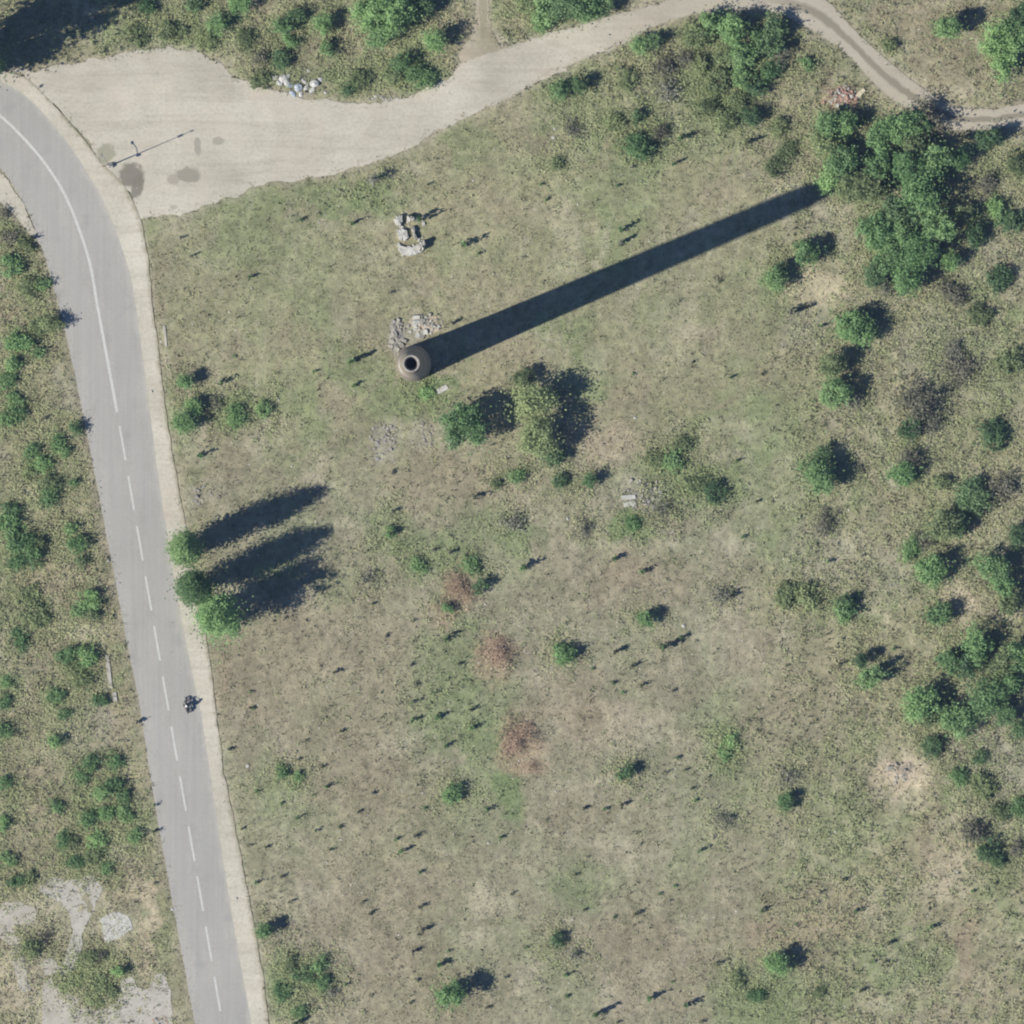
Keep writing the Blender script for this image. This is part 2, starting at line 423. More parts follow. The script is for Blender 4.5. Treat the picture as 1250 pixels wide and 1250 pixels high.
YARD = [(148, 221), (124, 198), (100, 166), (61, 122), (30, 93), (12, 86), (30, 85), (60, 82), (100, 76), (130, 67), (165, 63), (200, 57), (235, 60), (262, 72), (290, 95), (312, 103), (345, 112), (375, 121), (420, 125), (460, 126), (490, 118), (520, 112), (545, 97), (560, 82), (578, 70), (602, 62), (632, 54), (660, 44), (690, 85), (660, 99), (630, 115), (566, 146), (489, 186), (438, 205), (348, 223), (310, 228), (256, 252), (205, 262), (174, 267), (165, 250)]
TRK_U = spline([(600, 62), (620, 57), (650, 47), (700, 32), (740, 21), (770, 12), (800, 4), (850, -6), (920, -12), (975, -12), (1009, 0), (1040, 33), (1073, 64), (1109, 95), (1135, 113), (1160, 127), (1199, 133), (1250, 126), (1340, 110)], 8)
TRK_L = spline([(600, 130), (620, 120), (650, 103), (684, 84), (720, 70), (774, 46), (805, 32), (832, 21), (876, 14), (930, 13), (968, 25), (1007, 47), (1038, 70), (1063, 98), (1089, 121), (1109, 134), (1155, 155), (1186, 160), (1250, 155), (1345, 140)], 8)

rs = np.random.RandomState(11)
def ragged(poly, amp, step=4.0, seed=3):
    P = np.vstack([poly, poly[:1]]); out = []
    for i in range(len(P) - 1):
        n = max(1, int(np.hypot(*(P[i + 1] - P[i])) / step))
        for k in range(n): out.append(P[i] + (P[i + 1] - P[i]) * k / n)
    out = np.array(out)
    dx = (fbm(out[:, 0], out[:, 1], 22.0, seed, 4, 0.65) - 0.5) * 2 * amp; dy = (fbm(out[:, 0], out[:, 1], 22.0, seed + 50, 4, 0.65) - 0.5) * 2 * amp
    return out + np.stack([dx, dy], 1)
yard_poly = ragged(np.array(YARD, float), 7.0, 3.0)
road_poly = np.vstack([ROAD_W, SHO_E[::-1]])
trk_poly = np.vstack([TRK_U, TRK_L[::-1]])
verge_poly = ragged(np.array([(-40, 178), (-8, 200), (12, 224), (32, 254), (47, 290), (50, 300), (40, 293), (27, 274), (12, 258), (-6, 240), (-40, 215)], float), 5.0, 2.5, 9)
side_poly = ragged(np.array([(584, -60), (583, 0), (582, 22), (574, 44), (560, 66), (552, 100), (600, 90), (640, 70), (612, 58), (602, 40), (598, 20), (597, 0), (597, -60)], float), 7.0, 2.5, 15)
HARD = [yard_poly, road_poly, trk_poly, verge_poly, side_poly]

# ------------------------------------------------------------------ ground colour (albedo) and relief
DRY = np.array([0.240, 0.212, 0.138]); OLIVE = np.array([0.186, 0.192, 0.108]); GREEN = np.array([0.118, 0.170, 0.068])
BROWN = np.array([0.206, 0.176, 0.121]); PALE = np.array([0.36, 0.32, 0.24]); GREYG = np.array([0.245, 0.228, 0.178]); RUST = np.array([0.262, 0.190, 0.136])
# (x, y, rx, ry, kind, strength)
PATCH = [
    (505, 444, 30, 26, 'b', .45), (500, 470, 26, 8, 'y', .35),
    (586, 55, 16, 22, 'p', .8), (589, 25, 6, 24, 'p', .75), (591, -10, 5, 25, 'p', .7), (604, 48, 22, 14, 'y', .7), (572, 62, 14, 12, 'p', .6),
    (300, 330, 130, 90, 'o', .35), (560, 300, 120, 90, 'd', .35), (420, 330, 110, 80, 'o', .35), (620, 240, 80, 50, 'd', .4), (690, 270, 22, 40, 'p', .30), (690, 320, 25, 22, 'p', .25),
    (500, 490, 70, 35, 'g', .5), (440, 455, 45, 30, 'g', .4), (535, 470, 25, 14, 'g', .7), (290, 500, 50, 30, 'g', .5), (345, 700, 40, 25, 'g', .4), (410, 720, 25, 25, 'g', .5),
    (350, 430, 60, 60, 'd', .25), (365, 420, 35, 25, 'b', .4), (560, 600, 110, 35, 'b', .6), (520, 580, 70, 40, 'b', .5), (740, 545, 40, 25, 's', .6), (735, 530, 50, 35, 'b', .4), (725, 440, 22, 28, 'p', .35), (640, 440, 60, 40, 'b', .35),
    (860, 420, 130, 90, 'b', .3), (820, 400, 35, 60, 'p', .18), (800, 590, 70, 40, 'g', .35), (770, 605, 40, 30, 'y', .5), (870, 590, 60, 30, 'g', .5), (950, 560, 60, 120, 'g', .35),
    (770, 640, 22, 18, 'g', .8), (590, 640, 60, 25, 'g', .4), (480, 650, 40, 50, 'g', .5), (540, 690, 60, 40, 'g', .5), (640, 660, 25, 30, 'g', .5), (560, 840, 80, 90, 'g', .5), (600, 920, 50, 60, 'g', .45), (625, 965, 22, 40, 'g', .75),
    (400, 830, 110, 160, 'b', .55), (330, 800, 70, 70, 'b', .5), (290, 830, 25, 80, 'b', .6), (470, 1060, 100, 150, 'b', .5), (500, 1210, 110, 60, 'b', .6), (440, 950, 60, 50, 'b', .5), (350, 1195, 60, 40, 'g', .65), (340, 960, 40, 40, 'g', .35),
    (780, 710, 90, 40, 'b', .6), (760, 690, 40, 30, 'r', .25), (740, 880, 70, 40, 'r', .3), (770, 890, 50, 40, 'p', .35), (700, 860, 60, 50, 'b', .5), (640, 925, 40, 25, 'r', .35), (885, 915, 30, 44, 'g', .5), (870, 870, 50, 40, 'g', .2), (960, 880, 80, 70, 'b', .4), (1000, 1000, 120, 120, 'o', .3),
    (705, 1080, 46, 35, 'g', .42), (660, 1155, 30, 18, 'o', .7), (690, 990, 60, 40, 'b', .35), (800, 1180, 90, 60, 'b', .5), (600, 1100, 25, 25, 'p', .4), (585, 1145, 22, 20, 'p', .4), (770, 1150, 90, 40, 'b', .5), (880, 1110, 130, 60, 'b', .35), (900, 1210, 50, 60, 'g', .3), (950, 1150, 60, 40, 'r', .35), (1020, 1110, 50, 40, 'r', .28), (940, 1230, 60, 60, 'g', .3),
    (1080, 1170, 60, 40, 'g', .4), (1180, 1160, 18, 60, 'r', .45), (1200, 1200, 25, 30, 'b', .6), (1160, 1055, 26, 60, 's', .5), (1135, 1020, 14, 50, 'r', .35), (1100, 945, 40, 26, 's', 1.0), (1085, 935, 20, 14, 's', .7), (1130, 970, 25, 20, 's', .5), (1000, 670, 45, 60, 'y', .35), (1080, 690, 80, 50, 'y', .35),
    (1170, 740, 26, 22, 's', .8), (1085, 580, 10, 24, 'p', .7), (1000, 350, 45, 24, 's', .7), (990, 400, 40, 35, 'y', .5), (975, 255, 60, 20, 'y', .5), (1150, 430, 60, 60, 'y', .45), (1110, 460, 10, 30, 'p', .3), (1230, 560, 40, 40, 'r', .2), (1200, 900, 60, 60, 'y', .5), (1230, 960, 50, 80, 'y', .45), (1180, 480, 100, 120, 'o', .4), (1215, 320, 60, 50, 'y', .35),
    (1100, 30, 90, 40, 'b', .65), (1150, 80, 70, 40, 'b', .6), (1170, 110, 40, 10, 'p', .5), (1210, 115, 40, 8, 'p', .4), (1120, 20, 60, 30, 'r', .2), (990, 50, 25, 30, 'b', .4), (1030, 118, 30, 18, 'r', .5),
    (820, 130, 120, 90, 'o', .45), (880, 100, 60, 80, 'g', .45), (780, 180, 50, 40, 'g', .4), (700, 200, 60, 60, 'o', .4), (430, 240, 90, 25, 'g', .55), (680, 130, 40, 20, 'o', .5), (740, 230, 70, 40, 'g', .3), (640, 300, 40, 40, 'o', .4),
    (230, 30, 120, 40, 'g', .35), (310, 20, 25, 30, 'r', .3), (420, 50, 60, 25, 'b', .5), (480, 95, 90, 30, 'g', .45), (345, 95, 90, 14, 'g', .4), (15, 15, 40, 20, 'b', .6), (70, 88, 60, 12, 'b', .7), (590, 60, 30, 40, 'b', .5), (640, 25, 40, 20, 'b', .4),
    (20, 245, 16, 35, 'p', .75), (35, 268, 10, 16, 'r', .3), (10, 375, 20, 15, 'r', .4), (90, 480, 25, 30, 'y', .4), (118, 775, 20, 11, 'p', .85), (100, 775, 16, 10, 'p', .6), (70, 810, 40, 25, 'b', .6), (60, 700, 60, 30, 'r', .25), (115, 900, 60, 50, 'y', .4), (145, 890, 22, 50, 'r', .25), (50, 1030, 60, 60, 'b', .6), (50, 950, 40, 30, 'b', .4), (130, 870, 12, 50, 'y', .4), (120, 570, 14, 60, 'b', .4), (140, 700, 12, 90, 'b', .4),
    (180, 1140, 14, 70, 's', .75), (170, 1075, 25, 12, 's', .6), (155, 1090, 18, 10, 's', .5), (165, 1160, 22, 22, 'b', .6), (50, 1170, 20, 50, 'b', .5), (30, 1190, 30, 50, 'y', .5), (70, 1105, 60, 34, 'p', .6), (75, 1235, 55, 34, 'p', .55), (15, 1190, 30, 60, 's', .5), (135, 1135, 30, 26, 'p', .5), (175, 1225, 36, 34, 'p', .5), (125, 1150, 30, 20, 'b', .5), (190, 1235, 20, 20, 's', .5), (205, 1150, 12, 90, 'o', .6),
    (495, 408, 22, 26, 'y', .75), (515, 395, 25, 18, 'p', .5), (475, 535, 22, 30, 'y', .75), (520, 530, 18, 26, 'y', .55), (250, 600, 40, 20, 'y', .35), (202, 415, 3, 22, 'p', .8), (205, 440, 4, 18, 'p', .5), (265, 830, 10, 50, 'r', .35), (195, 360, 12, 50, 'b', .5), (215, 570, 12, 60, 'b', .4),
    (560, 722, 34, 34, 'r', .6), (606, 800, 26, 32, 'r', .6), (632, 905, 32, 40, 'r', .6), (650, 940, 24, 10, 'r', .5), (540, 750, 30, 14, 'r', .35),
]
KC = {'o': OLIVE, 'd': DRY, 'g': GREEN, 'b': BROWN, 'p': PALE, 'y': GREYG, 'r': RUST, 's': np.array([0.385, 0.318, 0.228])}
def ground_albedo(x, y):
    """x, y in photograph pixels"""
    vx = x + (fbm(x, y, 55.0, 400, 4, .6) - .5) * 90; vy = y + (fbm(x, y, 55.0, 410, 4, .6) - .5) * 90
    a = fbm(vx, vy, 150.0, 5, 4)[:, None]; c = fbm(vx, vy, 60.0, 23, 5, 0.6)[:, None]; e = fbm(x, y, 24.0, 41, 4, 0.65)[:, None]
    col = OLIVE * (1 - a) + DRY * a
    right = sstep(930, 1050, x)[:, None]
    g = sstep(0.46, 0.66, c); col = col * (1 - 0.40 * g) + GREEN * 1.10 * 0.40 * g
    bfac = sstep(0.50, 0.68, fbm(vx, vy, 75.0, 77, 5, 0.6))[:, None]; col = col * (1 - 0.6 * bfac) + BROWN * 0.6 * bfac
    low = (sstep(480, 640, y) * sstep(230, 300, x) * sstep(1010, 860, x))[:, None] * (.25 + .4 * a); col = col * (1 - low) + np.array([0.210, 0.190, 0.142]) * low
    bare = (sstep(.56, .70, fbm(vx, vy, 42.0, 520, 5, .65)) * .42)[:, None]; col = col * (1 - bare) + np.array([0.300, 0.268, 0.200]) * bare
    ua = x * .985 + y * .174; ub = -x * .174 + y * .985
    strk = (sstep(.58, .74, fbm(ua, ub / 14.0, 7.0, 560, 3, .6)) * .22)[:, None]; col = col * (1 - strk) + np.array([0.285, 0.258, 0.190]) * strk
    wx = x + (fbm(x, y, 34.0, 90, 4, 0.65) - .5) * 46; wy = y + (fbm(x, y, 34.0, 97, 4, 0.65) - .5) * 46
    jit = fbm(x, y, 12.0, 61, 3, 0.7)
    for (px, py, rx, ry, k, s) in PATCH:
        m = (np.abs(x - px) < rx * 2 + 30) & (np.abs(y - py) < ry * 2 + 30)
        if not m.any(): continue
        d = np.sqrt(((wx[m] - px) / rx) ** 2 + ((wy[m] - py) / ry) ** 2)
        w = (s * sstep(1.12, 0.55, d + (jit[m] - .5) * .9) * np.clip(0.55 + .8 * jit[m], 0, 1.2))[:, None]
        w = np.clip(w, 0, 1)
        col[m] = col[m] * (1 - w) + KC[k] * w
    mott = sstep(0.52, 0.72, fbm(x, y, 13.0, 131, 3, 0.6))[:, None] * right * 0.5
    col = col * (1 - mott) + np.array([0.30, 0.27, 0.19]) * mott
    col = col * (0.76 + 0.56 * e)
    g_ = col.mean(1, keepdims=True); col = (col * .90 + g_ * .10) * np.array([1.02, 1.035, 1.0])
    return col

def hard_fields(x, y):
    """inside any hard surface, and distance in px to the nearest of their edges (capped)"""
    ins = np.zeros(x.shape, bool); d = np.full(x.shape, 1e9)
    dep = np.zeros(x.shape)
    for P in HARD:
        i_ = inside(P, x, y); e_ = edge_dist(P, x, y, 20.0)
        ins |= i_; d = np.minimum(d, e_); dep = np.where(i_, np.maximum(dep, e_), dep)
    return ins, np.where(ins, dep, d)

def relief(x, y):
    xm = x * S; ym = y * S
    h = (fbm(xm, ym, 6.0, 301, 4, 0.5) - .5) * 0.22 + (fbm(xm, ym, 1.5, 351, 3, 0.6) - .5) * 0.15
    return h

LIN = np.arange(-69.0, 69.001, 0.3)
far = 70.0 + np.cumsum(1.0 * 1.38 ** np.arange(22)); far = far[far < 3500]
ax = np.concatenate([-far[::-1], LIN, far])
GX, GY = np.meshgrid(ax, ax)
gx = GX.ravel(); gy = GY.ravel(); gpx = gx / S + 625; gpy = 625 - gy / S
ins, dist = hard_fields(gpx, gpy)
gz = relief(gpx, gpy)
fade = sstep(110.0, 72.0, np.maximum(np.abs(gx), np.abs(gy)))
gz = gz * fade
near = sstep(0, 10, dist); gz = np.where(ins, -0.10, gz * near - 0.035 * (1 - near))
gcol = ground_albedo(gpx, gpy)
marg = (sstep(9, 0, dist) * 0.45)[:, None]
gcol = gcol * (1 - marg) + np.array([0.285, 0.258, 0.20]) * marg
n = len(ax)
idx = np.arange(n * n).reshape(n, n)
gf = np.stack([idx[:-1, :-1].ravel(), idx[:-1, 1:].ravel(), idx[1:, 1:].ravel(), idx[1:, :-1].ravel()], 1)
ground = obj("ground", new_mesh("ground", np.stack([gx, gy, gz], 1), gf, G_M, cols={"Col": gcol}, smooth=True))
tag(ground, "dry grassy field with green and brown patches", kind="structure")

def gz_at(px, py):
    p = np.array([float(px)]); q = np.array([float(py)])
    i_, d_ = hard_fields(p, q)
    nr = sstep(0, 10, d_)
    return float(np.where(i_, 0.0, relief(p, q) * nr - 0.035 * (1 - nr))[0])

# thin bluish air between the high camera and the ground
HAZE_M = bpy.data.materials.new("haze_air"); HAZE_M.use_nodes = True
nt = HAZE_M.node_tree; nt.nodes.clear()
out = nt.nodes.new("ShaderNodeOutputMaterial"); pv = nt.nodes.new("ShaderNodeVolumePrincipled")
pv.inputs["Density"].default_value = 0.00002; pv.inputs["Color"].default_value = (0.40, 0.52, 1.0, 1)
nt.links.new(pv.outputs[0], out.inputs["Volume"])
mb = MB(); mb.box((0, 0, 755), (7400, 7400, 1512)); tag(mb.build("haze", HAZE_M), "thin pale blue haze over the whole scene", "haze", kind="stuff")

# ------------------------------------------------------------------ yard, track, road
def sheet(name, poly, z, mat, thick=0.0):
    P = [Vector((*W(*p), z)) for p in poly]
    tri = tessellate_polygon([P])
    V = [tuple(p) for p in P]; F = [tuple(t) for t in tri]
    me = bpy.data.meshes.new(name)
    # consistent upward faces
    F2 = []
    for t in F:
        a, b_, c_ = (Vector(V[i]) for i in t)
        F2.append(t if (b_ - a).cross(c_ - a).z > 0 else (t[0], t[2], t[1]))
    if thick:
        m = len(V); V += [(p[0], p[1], p[2] - thick) for p in V]
        for i in range(m):
            j = (i + 1) % m; F2.append((i, m + i, m + j, j))
    me.from_pydata(V, [], F2); me.update(); me.materials.append(mat)
    return me

tag(obj("gravel_yard", sheet("gravel_yard", yard_poly, 0.0, YARD_M)), "pale gravel yard beside the bend of the road", kind="structure")

def strip(name, A, B, n, m, z, mat, crown=0.0, skirt=0.15, extra=None, wob=0.0, sd=5):
    """ruled strip between two polylines (pixels), n along, m across"""
    def resamp(P, n):
        d = np.concatenate([[0], np.cumsum(np.hypot(*np.diff(P, axis=0).T))]); t = np.linspace(0, d[-1], n)
        return np.stack([np.interp(t, d, P[:, 0]), np.interp(t, d, P[:, 1])], 1)
    a = resamp(A, n); b_ = resamp(B, n)
    if wob:
        a = a + (fbm(a[:, 0], a[:, 1], 14.0, sd, 4, .65) - .5)[:, None] * 2 * wob
        b_ = b_ + (fbm(b_[:, 0], b_[:, 1], 14.0, sd + 9, 4, .65) - .5)[:, None] * 2 * wob
    V = []; AC = []; ALX = []
    us = np.linspace(-1, 1, m)
    for i in range(n):
        for u in us:
            p = a[i] * (1 - u) / 2 + b_[i] * (1 + u) / 2
            X, Y = W(*p); V.append((X, Y, z + crown * (1 - u * u))); AC.append(u); ALX.append(p[0])
    F = []
    for i in range(n - 1):
        for k in range(m - 1):
            F.append((i * m + k, (i + 1) * m + k, (i + 1) * m + k + 1, i * m + k + 1))
    if skirt:
        for e in (0, m - 1):
            base = len(V)
            for i in range(n):
                q = V[i * m + e]; V.append((q[0], q[1], q[2] - skirt)); AC.append(AC[i * m + e]); ALX.append(ALX[i * m + e])
            for i in range(n - 1):
                f_ = (i * m + e, base + i, base + i + 1, (i + 1) * m + e)
                F.append(f_ if e == 0 else f_[::-1])
    V = np.array(V)
    at = {"across": np.array(AC)}
    if extra: at.update(extra(np.array(ALX)))
    me = new_mesh(name, V, np.array(F), mat, attrs=at)
    return obj(name, me)

SIDE_M = gravel_mat("side_path_dirt", [(590, 10, 5, 40, 0, .5, (0.17, 0.165, 0.105)), (606, 46, 12, 10, 0, .6, (0.20, 0.185, 0.12))], (0.255, 0.232, 0.168), (0.335, 0.305, 0.238))
tag(obj("side_path", sheet("side_path", side_poly, -0.012, SIDE_M)), "faint dirt path leaving the track towards the top edge", kind="structure")
tag(obj("sandy_verge", sheet("sandy_verge", verge_poly, 0.012, YARD_M)), "pale sandy verge outside the bend of the road", kind="structure")
tag(strip("dirt_track", TRK_U, TRK_L, 300, 9, 0.006, TRACK_M, 0.02, 0.1, lambda x: {"rut": sstep(900, 1000, x), "far": sstep(640, 900, x)}, wob=4.0),
    "pale dirt track leaving the yard along the top", kind="structure")
tag(strip("road_shoulder", ROAD_E - np.array([8, 0]), SHO_E, 260, 5, 0.030, SHOULDER_M, 0.0, 0.2, wob=2.6, sd=31), "sandy shoulder along the right road edge", kind="structure")
road = tag(strip("road", ROAD_W, ROAD_E, 300, 13, 0.036, ROAD_M, 0.03, 0.2, wob=0.9, sd=71), "worn grey two lane asphalt road", kind="structure")

def mark(path, w, name):
    P = spline(path, 6); V = []; F = []
    for i, p in enumerate(P):
        d = P[min(i + 1, len(P) - 1)] - P[max(i - 1, 0)]; d = d / np.hypot(*d); nrm = np.array([-d[1], d[0]]) * w / 2
        for q in (p - nrm, p + nrm): X, Y = W(*q); V.append((X, Y, 0.0715))
    for i in range(len(P) - 1): F.append((2 * i, 2 * i + 1, 2 * i + 3, 2 * i + 2))
    F = [f_ if (Vector(V[f_[1]]) - Vector(V[f_[0]])).cross(Vector(V[f_[2]]) - Vector(V[f_[1]])).z > 0 else f_[::-1] for f_ in F]
    return obj(name, new_mesh(name, np.array(V), np.array(F), PAINT_M), road)
mark(CENTRE, 3.2, "centre_line")
for k in range(13):
    x0 = 146.0 + k * 10.52; y0 = 520.0 + k * 61.1
    mark([(x0, y0), (x0 + 7.3, y0 + 42)], 2.3, "lane_dash")

# concrete floor remains, lower left corner
PADS = [
    ([(55, 1085), (70, 1078), (95, 1082), (112, 1076), (122, 1088), (113, 1103), (109, 1120), (99, 1138), (100, 1155), (90, 1176), (74, 1181), (82, 1158), (88, 1135), (86, 1118), (76, 1106), (60, 1098)], CONC_M, "grey concrete floor patch curving down like a hook"),
    ([(-30, 1108), (0, 1107), (20, 1105), (40, 1108), (41, 1122), (28, 1130), (24, 1146), (12, 1150), (0, 1140), (-30, 1140)], CONCP_M, "grey concrete floor patch at the left edge of the photo"),
    ([(123, 1122), (140, 1117), (154, 1120), (158, 1134), (146, 1141), (132, 1146), (126, 1136)], CONCW_M, "small white concrete floor patch between the grey ones"),
    ([(148, 1212), (152, 1199), (166, 1196), (171, 1211), (183, 1210), (186, 1196), (197, 1192), (204, 1212), (206, 1235), (203, 1290), (150, 1290)], CONC_M, "pinkish grey concrete floor patch beside the road at the bottom"),
    ([(58, 1206), (66, 1200), (74, 1214), (92, 1218), (98, 1235), (92, 1290), (52, 1290), (54, 1230)], CONCP_M, "broken concrete floor patch at the bottom edge, left of the shrubs"),
    ([(48, 1178), (60, 1171), (74, 1184), (66, 1192), (54, 1190)], CONCP_M, "smallest broken concrete floor patch near the hooked one"),
    ([(12, 1152), (22, 1150), (30, 1180), (34, 1204), (26, 1206), (18, 1178)], CONCP_M, "narrow strip of broken concrete floor at lower left"),
    ([(88, 1240), (105, 1232), (128, 1236), (140, 1228), (148, 1250), (144, 1290), (92, 1290)], CONCP_M, "weedy concrete floor patch at the very bottom"),
]
for i, (pp, m_, lab) in enumerate(PADS):
    pc = np.array(pp, float); pc = pc.mean(0) + (pc - pc.mean(0)) * 1.16
    P = ragged(pc, 6.0, 2.0, 200 + i)
    tag(obj("concrete_floor", sheet("concrete_floor", P, 0.045 + 0.003 * i, m_, 0.25)), lab, "floor", "broken concrete floor patches", "structure")

# ------------------------------------------------------------------ grass: short and tall tufts, nobody could count them
def tufts(rng, n, hmin, hmax, wid, dens, name, label, nb=3, colmul=1.0, keep_hard=False):
    x = rng.uniform(-45, 1295, n); y = rng.uniform(-45, 1295, n)
    keep = rng.rand(n) < dens(x, y)
    x = x[keep]; y = y[keep]
    ins, d = hard_fields(x, y)
    keep = ~ins | (d < (9.0 if hmax < .3 else 2.0) * rng.rand(len(x)) ** 2.0)
    x = x[keep]; y = y[keep]; ins = ins[keep]
    nr = sstep(0, 10, d[keep]); z = np.where(ins, -0.02, relief(x, y) * nr - 0.035 * (1 - nr)) - 0.01
    col = ground_albedo(x, y)
    m = len(x)
    col = col * colmul * (0.66 + 0.72 * rng.rand(m))[:, None]
    gshift = rng.rand(m)[:, None]; col = col * (1 - 0.35 * gshift) + np.array([0.150, 0.178, 0.085]) * 0.35 * gshift
    X = (x - 625) * S; Y = (625 - y) * S
    V = np.zeros((m, nb, 3, 3)); hh = rng.uniform(hmin, hmax, m) * rng.uniform(.7, 1.2, m)
    for k in range(nb):
        th = rng.uniform(0, 2 * np.pi, m); ln = rng.uniform(.25, .9, m) * hh; w = wid * rng.uniform(.6, 1.4, m)
        h = hh * rng.uniform(.6, 1.1, m)
        cx = X + np.cos(th) * hh * .12; cy = Y + np.sin(th) * hh * .12
        V[:, k, 0] = np.stack([cx - np.sin(th) * w, cy + np.cos(th) * w, z], 1)
        V[:, k, 1] = np.stack([cx + np.sin(th) * w, cy - np.cos(th) * w, z], 1)
        V[:, k, 2] = np.stack([cx + np.cos(th) * ln, cy + np.sin(th) * ln, z + h], 1)
    F = np.arange(m * nb * 3).reshape(-1, 3)
    C = np.repeat(col, nb * 3, axis=0)
    o = obj(name, new_mesh(name, V.reshape(-1, 3), F, GRASS_M, cols={"Col": C}))
    return tag(o, label, name.replace("_", " "), kind="stuff")

rng = np.random.RandomState(4)
clump = lambda x, y, s=0: sstep(0.40, 0.62, fbm(x, y, 16.0, 700 + s, 4, 0.6))
def scrub(x, y):
    r = sstep(900, 1000, x) * 0.8
    r = np.maximum(r, sstep(215, 150, y) * sstep(640, 740, x) * 0.9)
    r = np.maximum(r, sstep(130, 110, y) * 0.8)
    westx = 60 + 0.172 * (y - 320)
    r = np.maximum(r, sstep(westx + 20, westx - 25, x) * (y > 260) * 0.75)
    for (px, py, rx, ry, s) in ((550, 850, 90, 130, .5), (500, 650, 80, 60, .45), (820, 600, 90, 70, .7), (360, 1195, 60, 50, .6), (290, 500, 60, 40, .5), (900, 1230, 80, 60, .4), (890, 900, 50, 60, .5), (430, 235, 100, 25, .5)):
        r = np.maximum(r, s * np.exp(-(((x - px) / rx) ** 2 + ((y - py) / ry) ** 2)))
    r = np.clip(r, 0.06, 1)
    for (px, py, q) in ((1098, 943, 30), (112, 775, 26), (740, 545, 34), (1000, 350, 26), (175, 1120, 34), (1170, 742, 18), (90, 1110, 34), (1160, 1050, 26), (1185, 1180, 26), (1085, 580, 14), (700, 290, 30), (140, 1140, 22), (180, 1230, 34), (20, 1122, 26), (70, 1240, 34), (1120, 40, 50), (1170, 110, 30)):
        r = r * (1 - .95 * np.exp(-(((x - px) / q) ** 2 + ((y - py) / q) ** 2)))
    return r
tufts(rng, 165000, 0.08, 0.26, 0.055, lambda x, y: 0.35 + 0.65 * clump(x, y), "short_grass", "short dry grass all over the field", 3, 1.02)
tufts(rng, 60000, 0.28, 0.62, 0.075, lambda x, y: scrub(x, y) * (0.15 + 0.85 * clump(x, y, 9)), "tall_grass", "taller rough grass and weeds in scrubby patches", 4, 0.90)

# pebbles and pale litter specks over the field
def pebbles(n, seed):
    r = np.random.RandomState(seed)
    x = r.uniform(-20, 1270, n); y = r.uniform(-20, 1270, n)
    d = sstep(0.45, 0.65, fbm(x, y, 60.0, 900, 4)) * .8 + .12
    k = r.rand(n) < d; x = x[k]; y = y[k]
    i_, dd = hard_fields(x, y); k = ~i_ | ((r.rand(len(x)) < .6) & (inside(yard_poly, x, y) | inside(trk_poly, x, y)) & (dd < 18)); x = x[k]; y = y[k]; i_ = i_[k]
    z = np.where(i_, .0, relief(x, y)); m = len(x)
    s = r.uniform(.03, .11, m) * np.where(r.rand(m) < .07, 1.7, 1)
    dirs = np.array([(1, 0, 0), (0, 1, 0), (-1, 0, 0), (0, -1, 0), (0, 0, 1)], float)
    V = np.zeros((m, 5, 3)); a = r.uniform(0, 6.28, m)
    for q, dv in enumerate(dirs):
        sc = s * r.uniform(.6, 1.2, m)
        V[:, q, 0] = (x - 625) * S + (dv[0] * np.cos(a) - dv[1] * np.sin(a)) * sc
        V[:, q, 1] = (625 - y) * S + (dv[0] * np.sin(a) + dv[1] * np.cos(a)) * sc
        V[:, q, 2] = z + np.where(dv[2] > 0, sc * .8, 0.015)
    F = (np.arange(m)[:, None, None] * 5 + np.array([(0, 1, 4), (1, 2, 4), (2, 3, 4), (3, 0, 4)])[None]).reshape(-1, 3)
    C = np.repeat(np.array([0.36, 0.34, 0.30])[None] * r.uniform(.75, 1.3, m)[:, None], 5, 0)
    tag(obj("pebbles", new_mesh("pebbles", V.reshape(-1, 3), F, GRASS_M, cols={"Col": C})), "pale pebbles strewn over the field", "pebbles", kind="stuff")
pebbles(17000, 8)

# ------------------------------------------------------------------ plants
def leaves_mesh(name, P, Nrm, size, tint, mat, rng, aspect=0.62):
    m = len(P)
    up = rng.normal(size=(m, 3)); t = np.cross(Nrm, up); t /= np.linalg.norm(t, axis=1)[:, None] + 1e-9
    u = np.cross(Nrm, t)
    s = (size * rng.uniform(.6, 1.4, m))[:, None]
    V = np.stack([P - t * s, P - u * s * aspect, P + t * s, P + u * s * aspect], 1)
    V[:, :, 2] = np.maximum(V[:, :, 2], 0.0)
    F = np.arange(m * 4).reshape(-1, 4)
    return new_mesh(name, V.reshape(-1, 3), F, mat, attrs={"tint": np.repeat(tint, 4)})

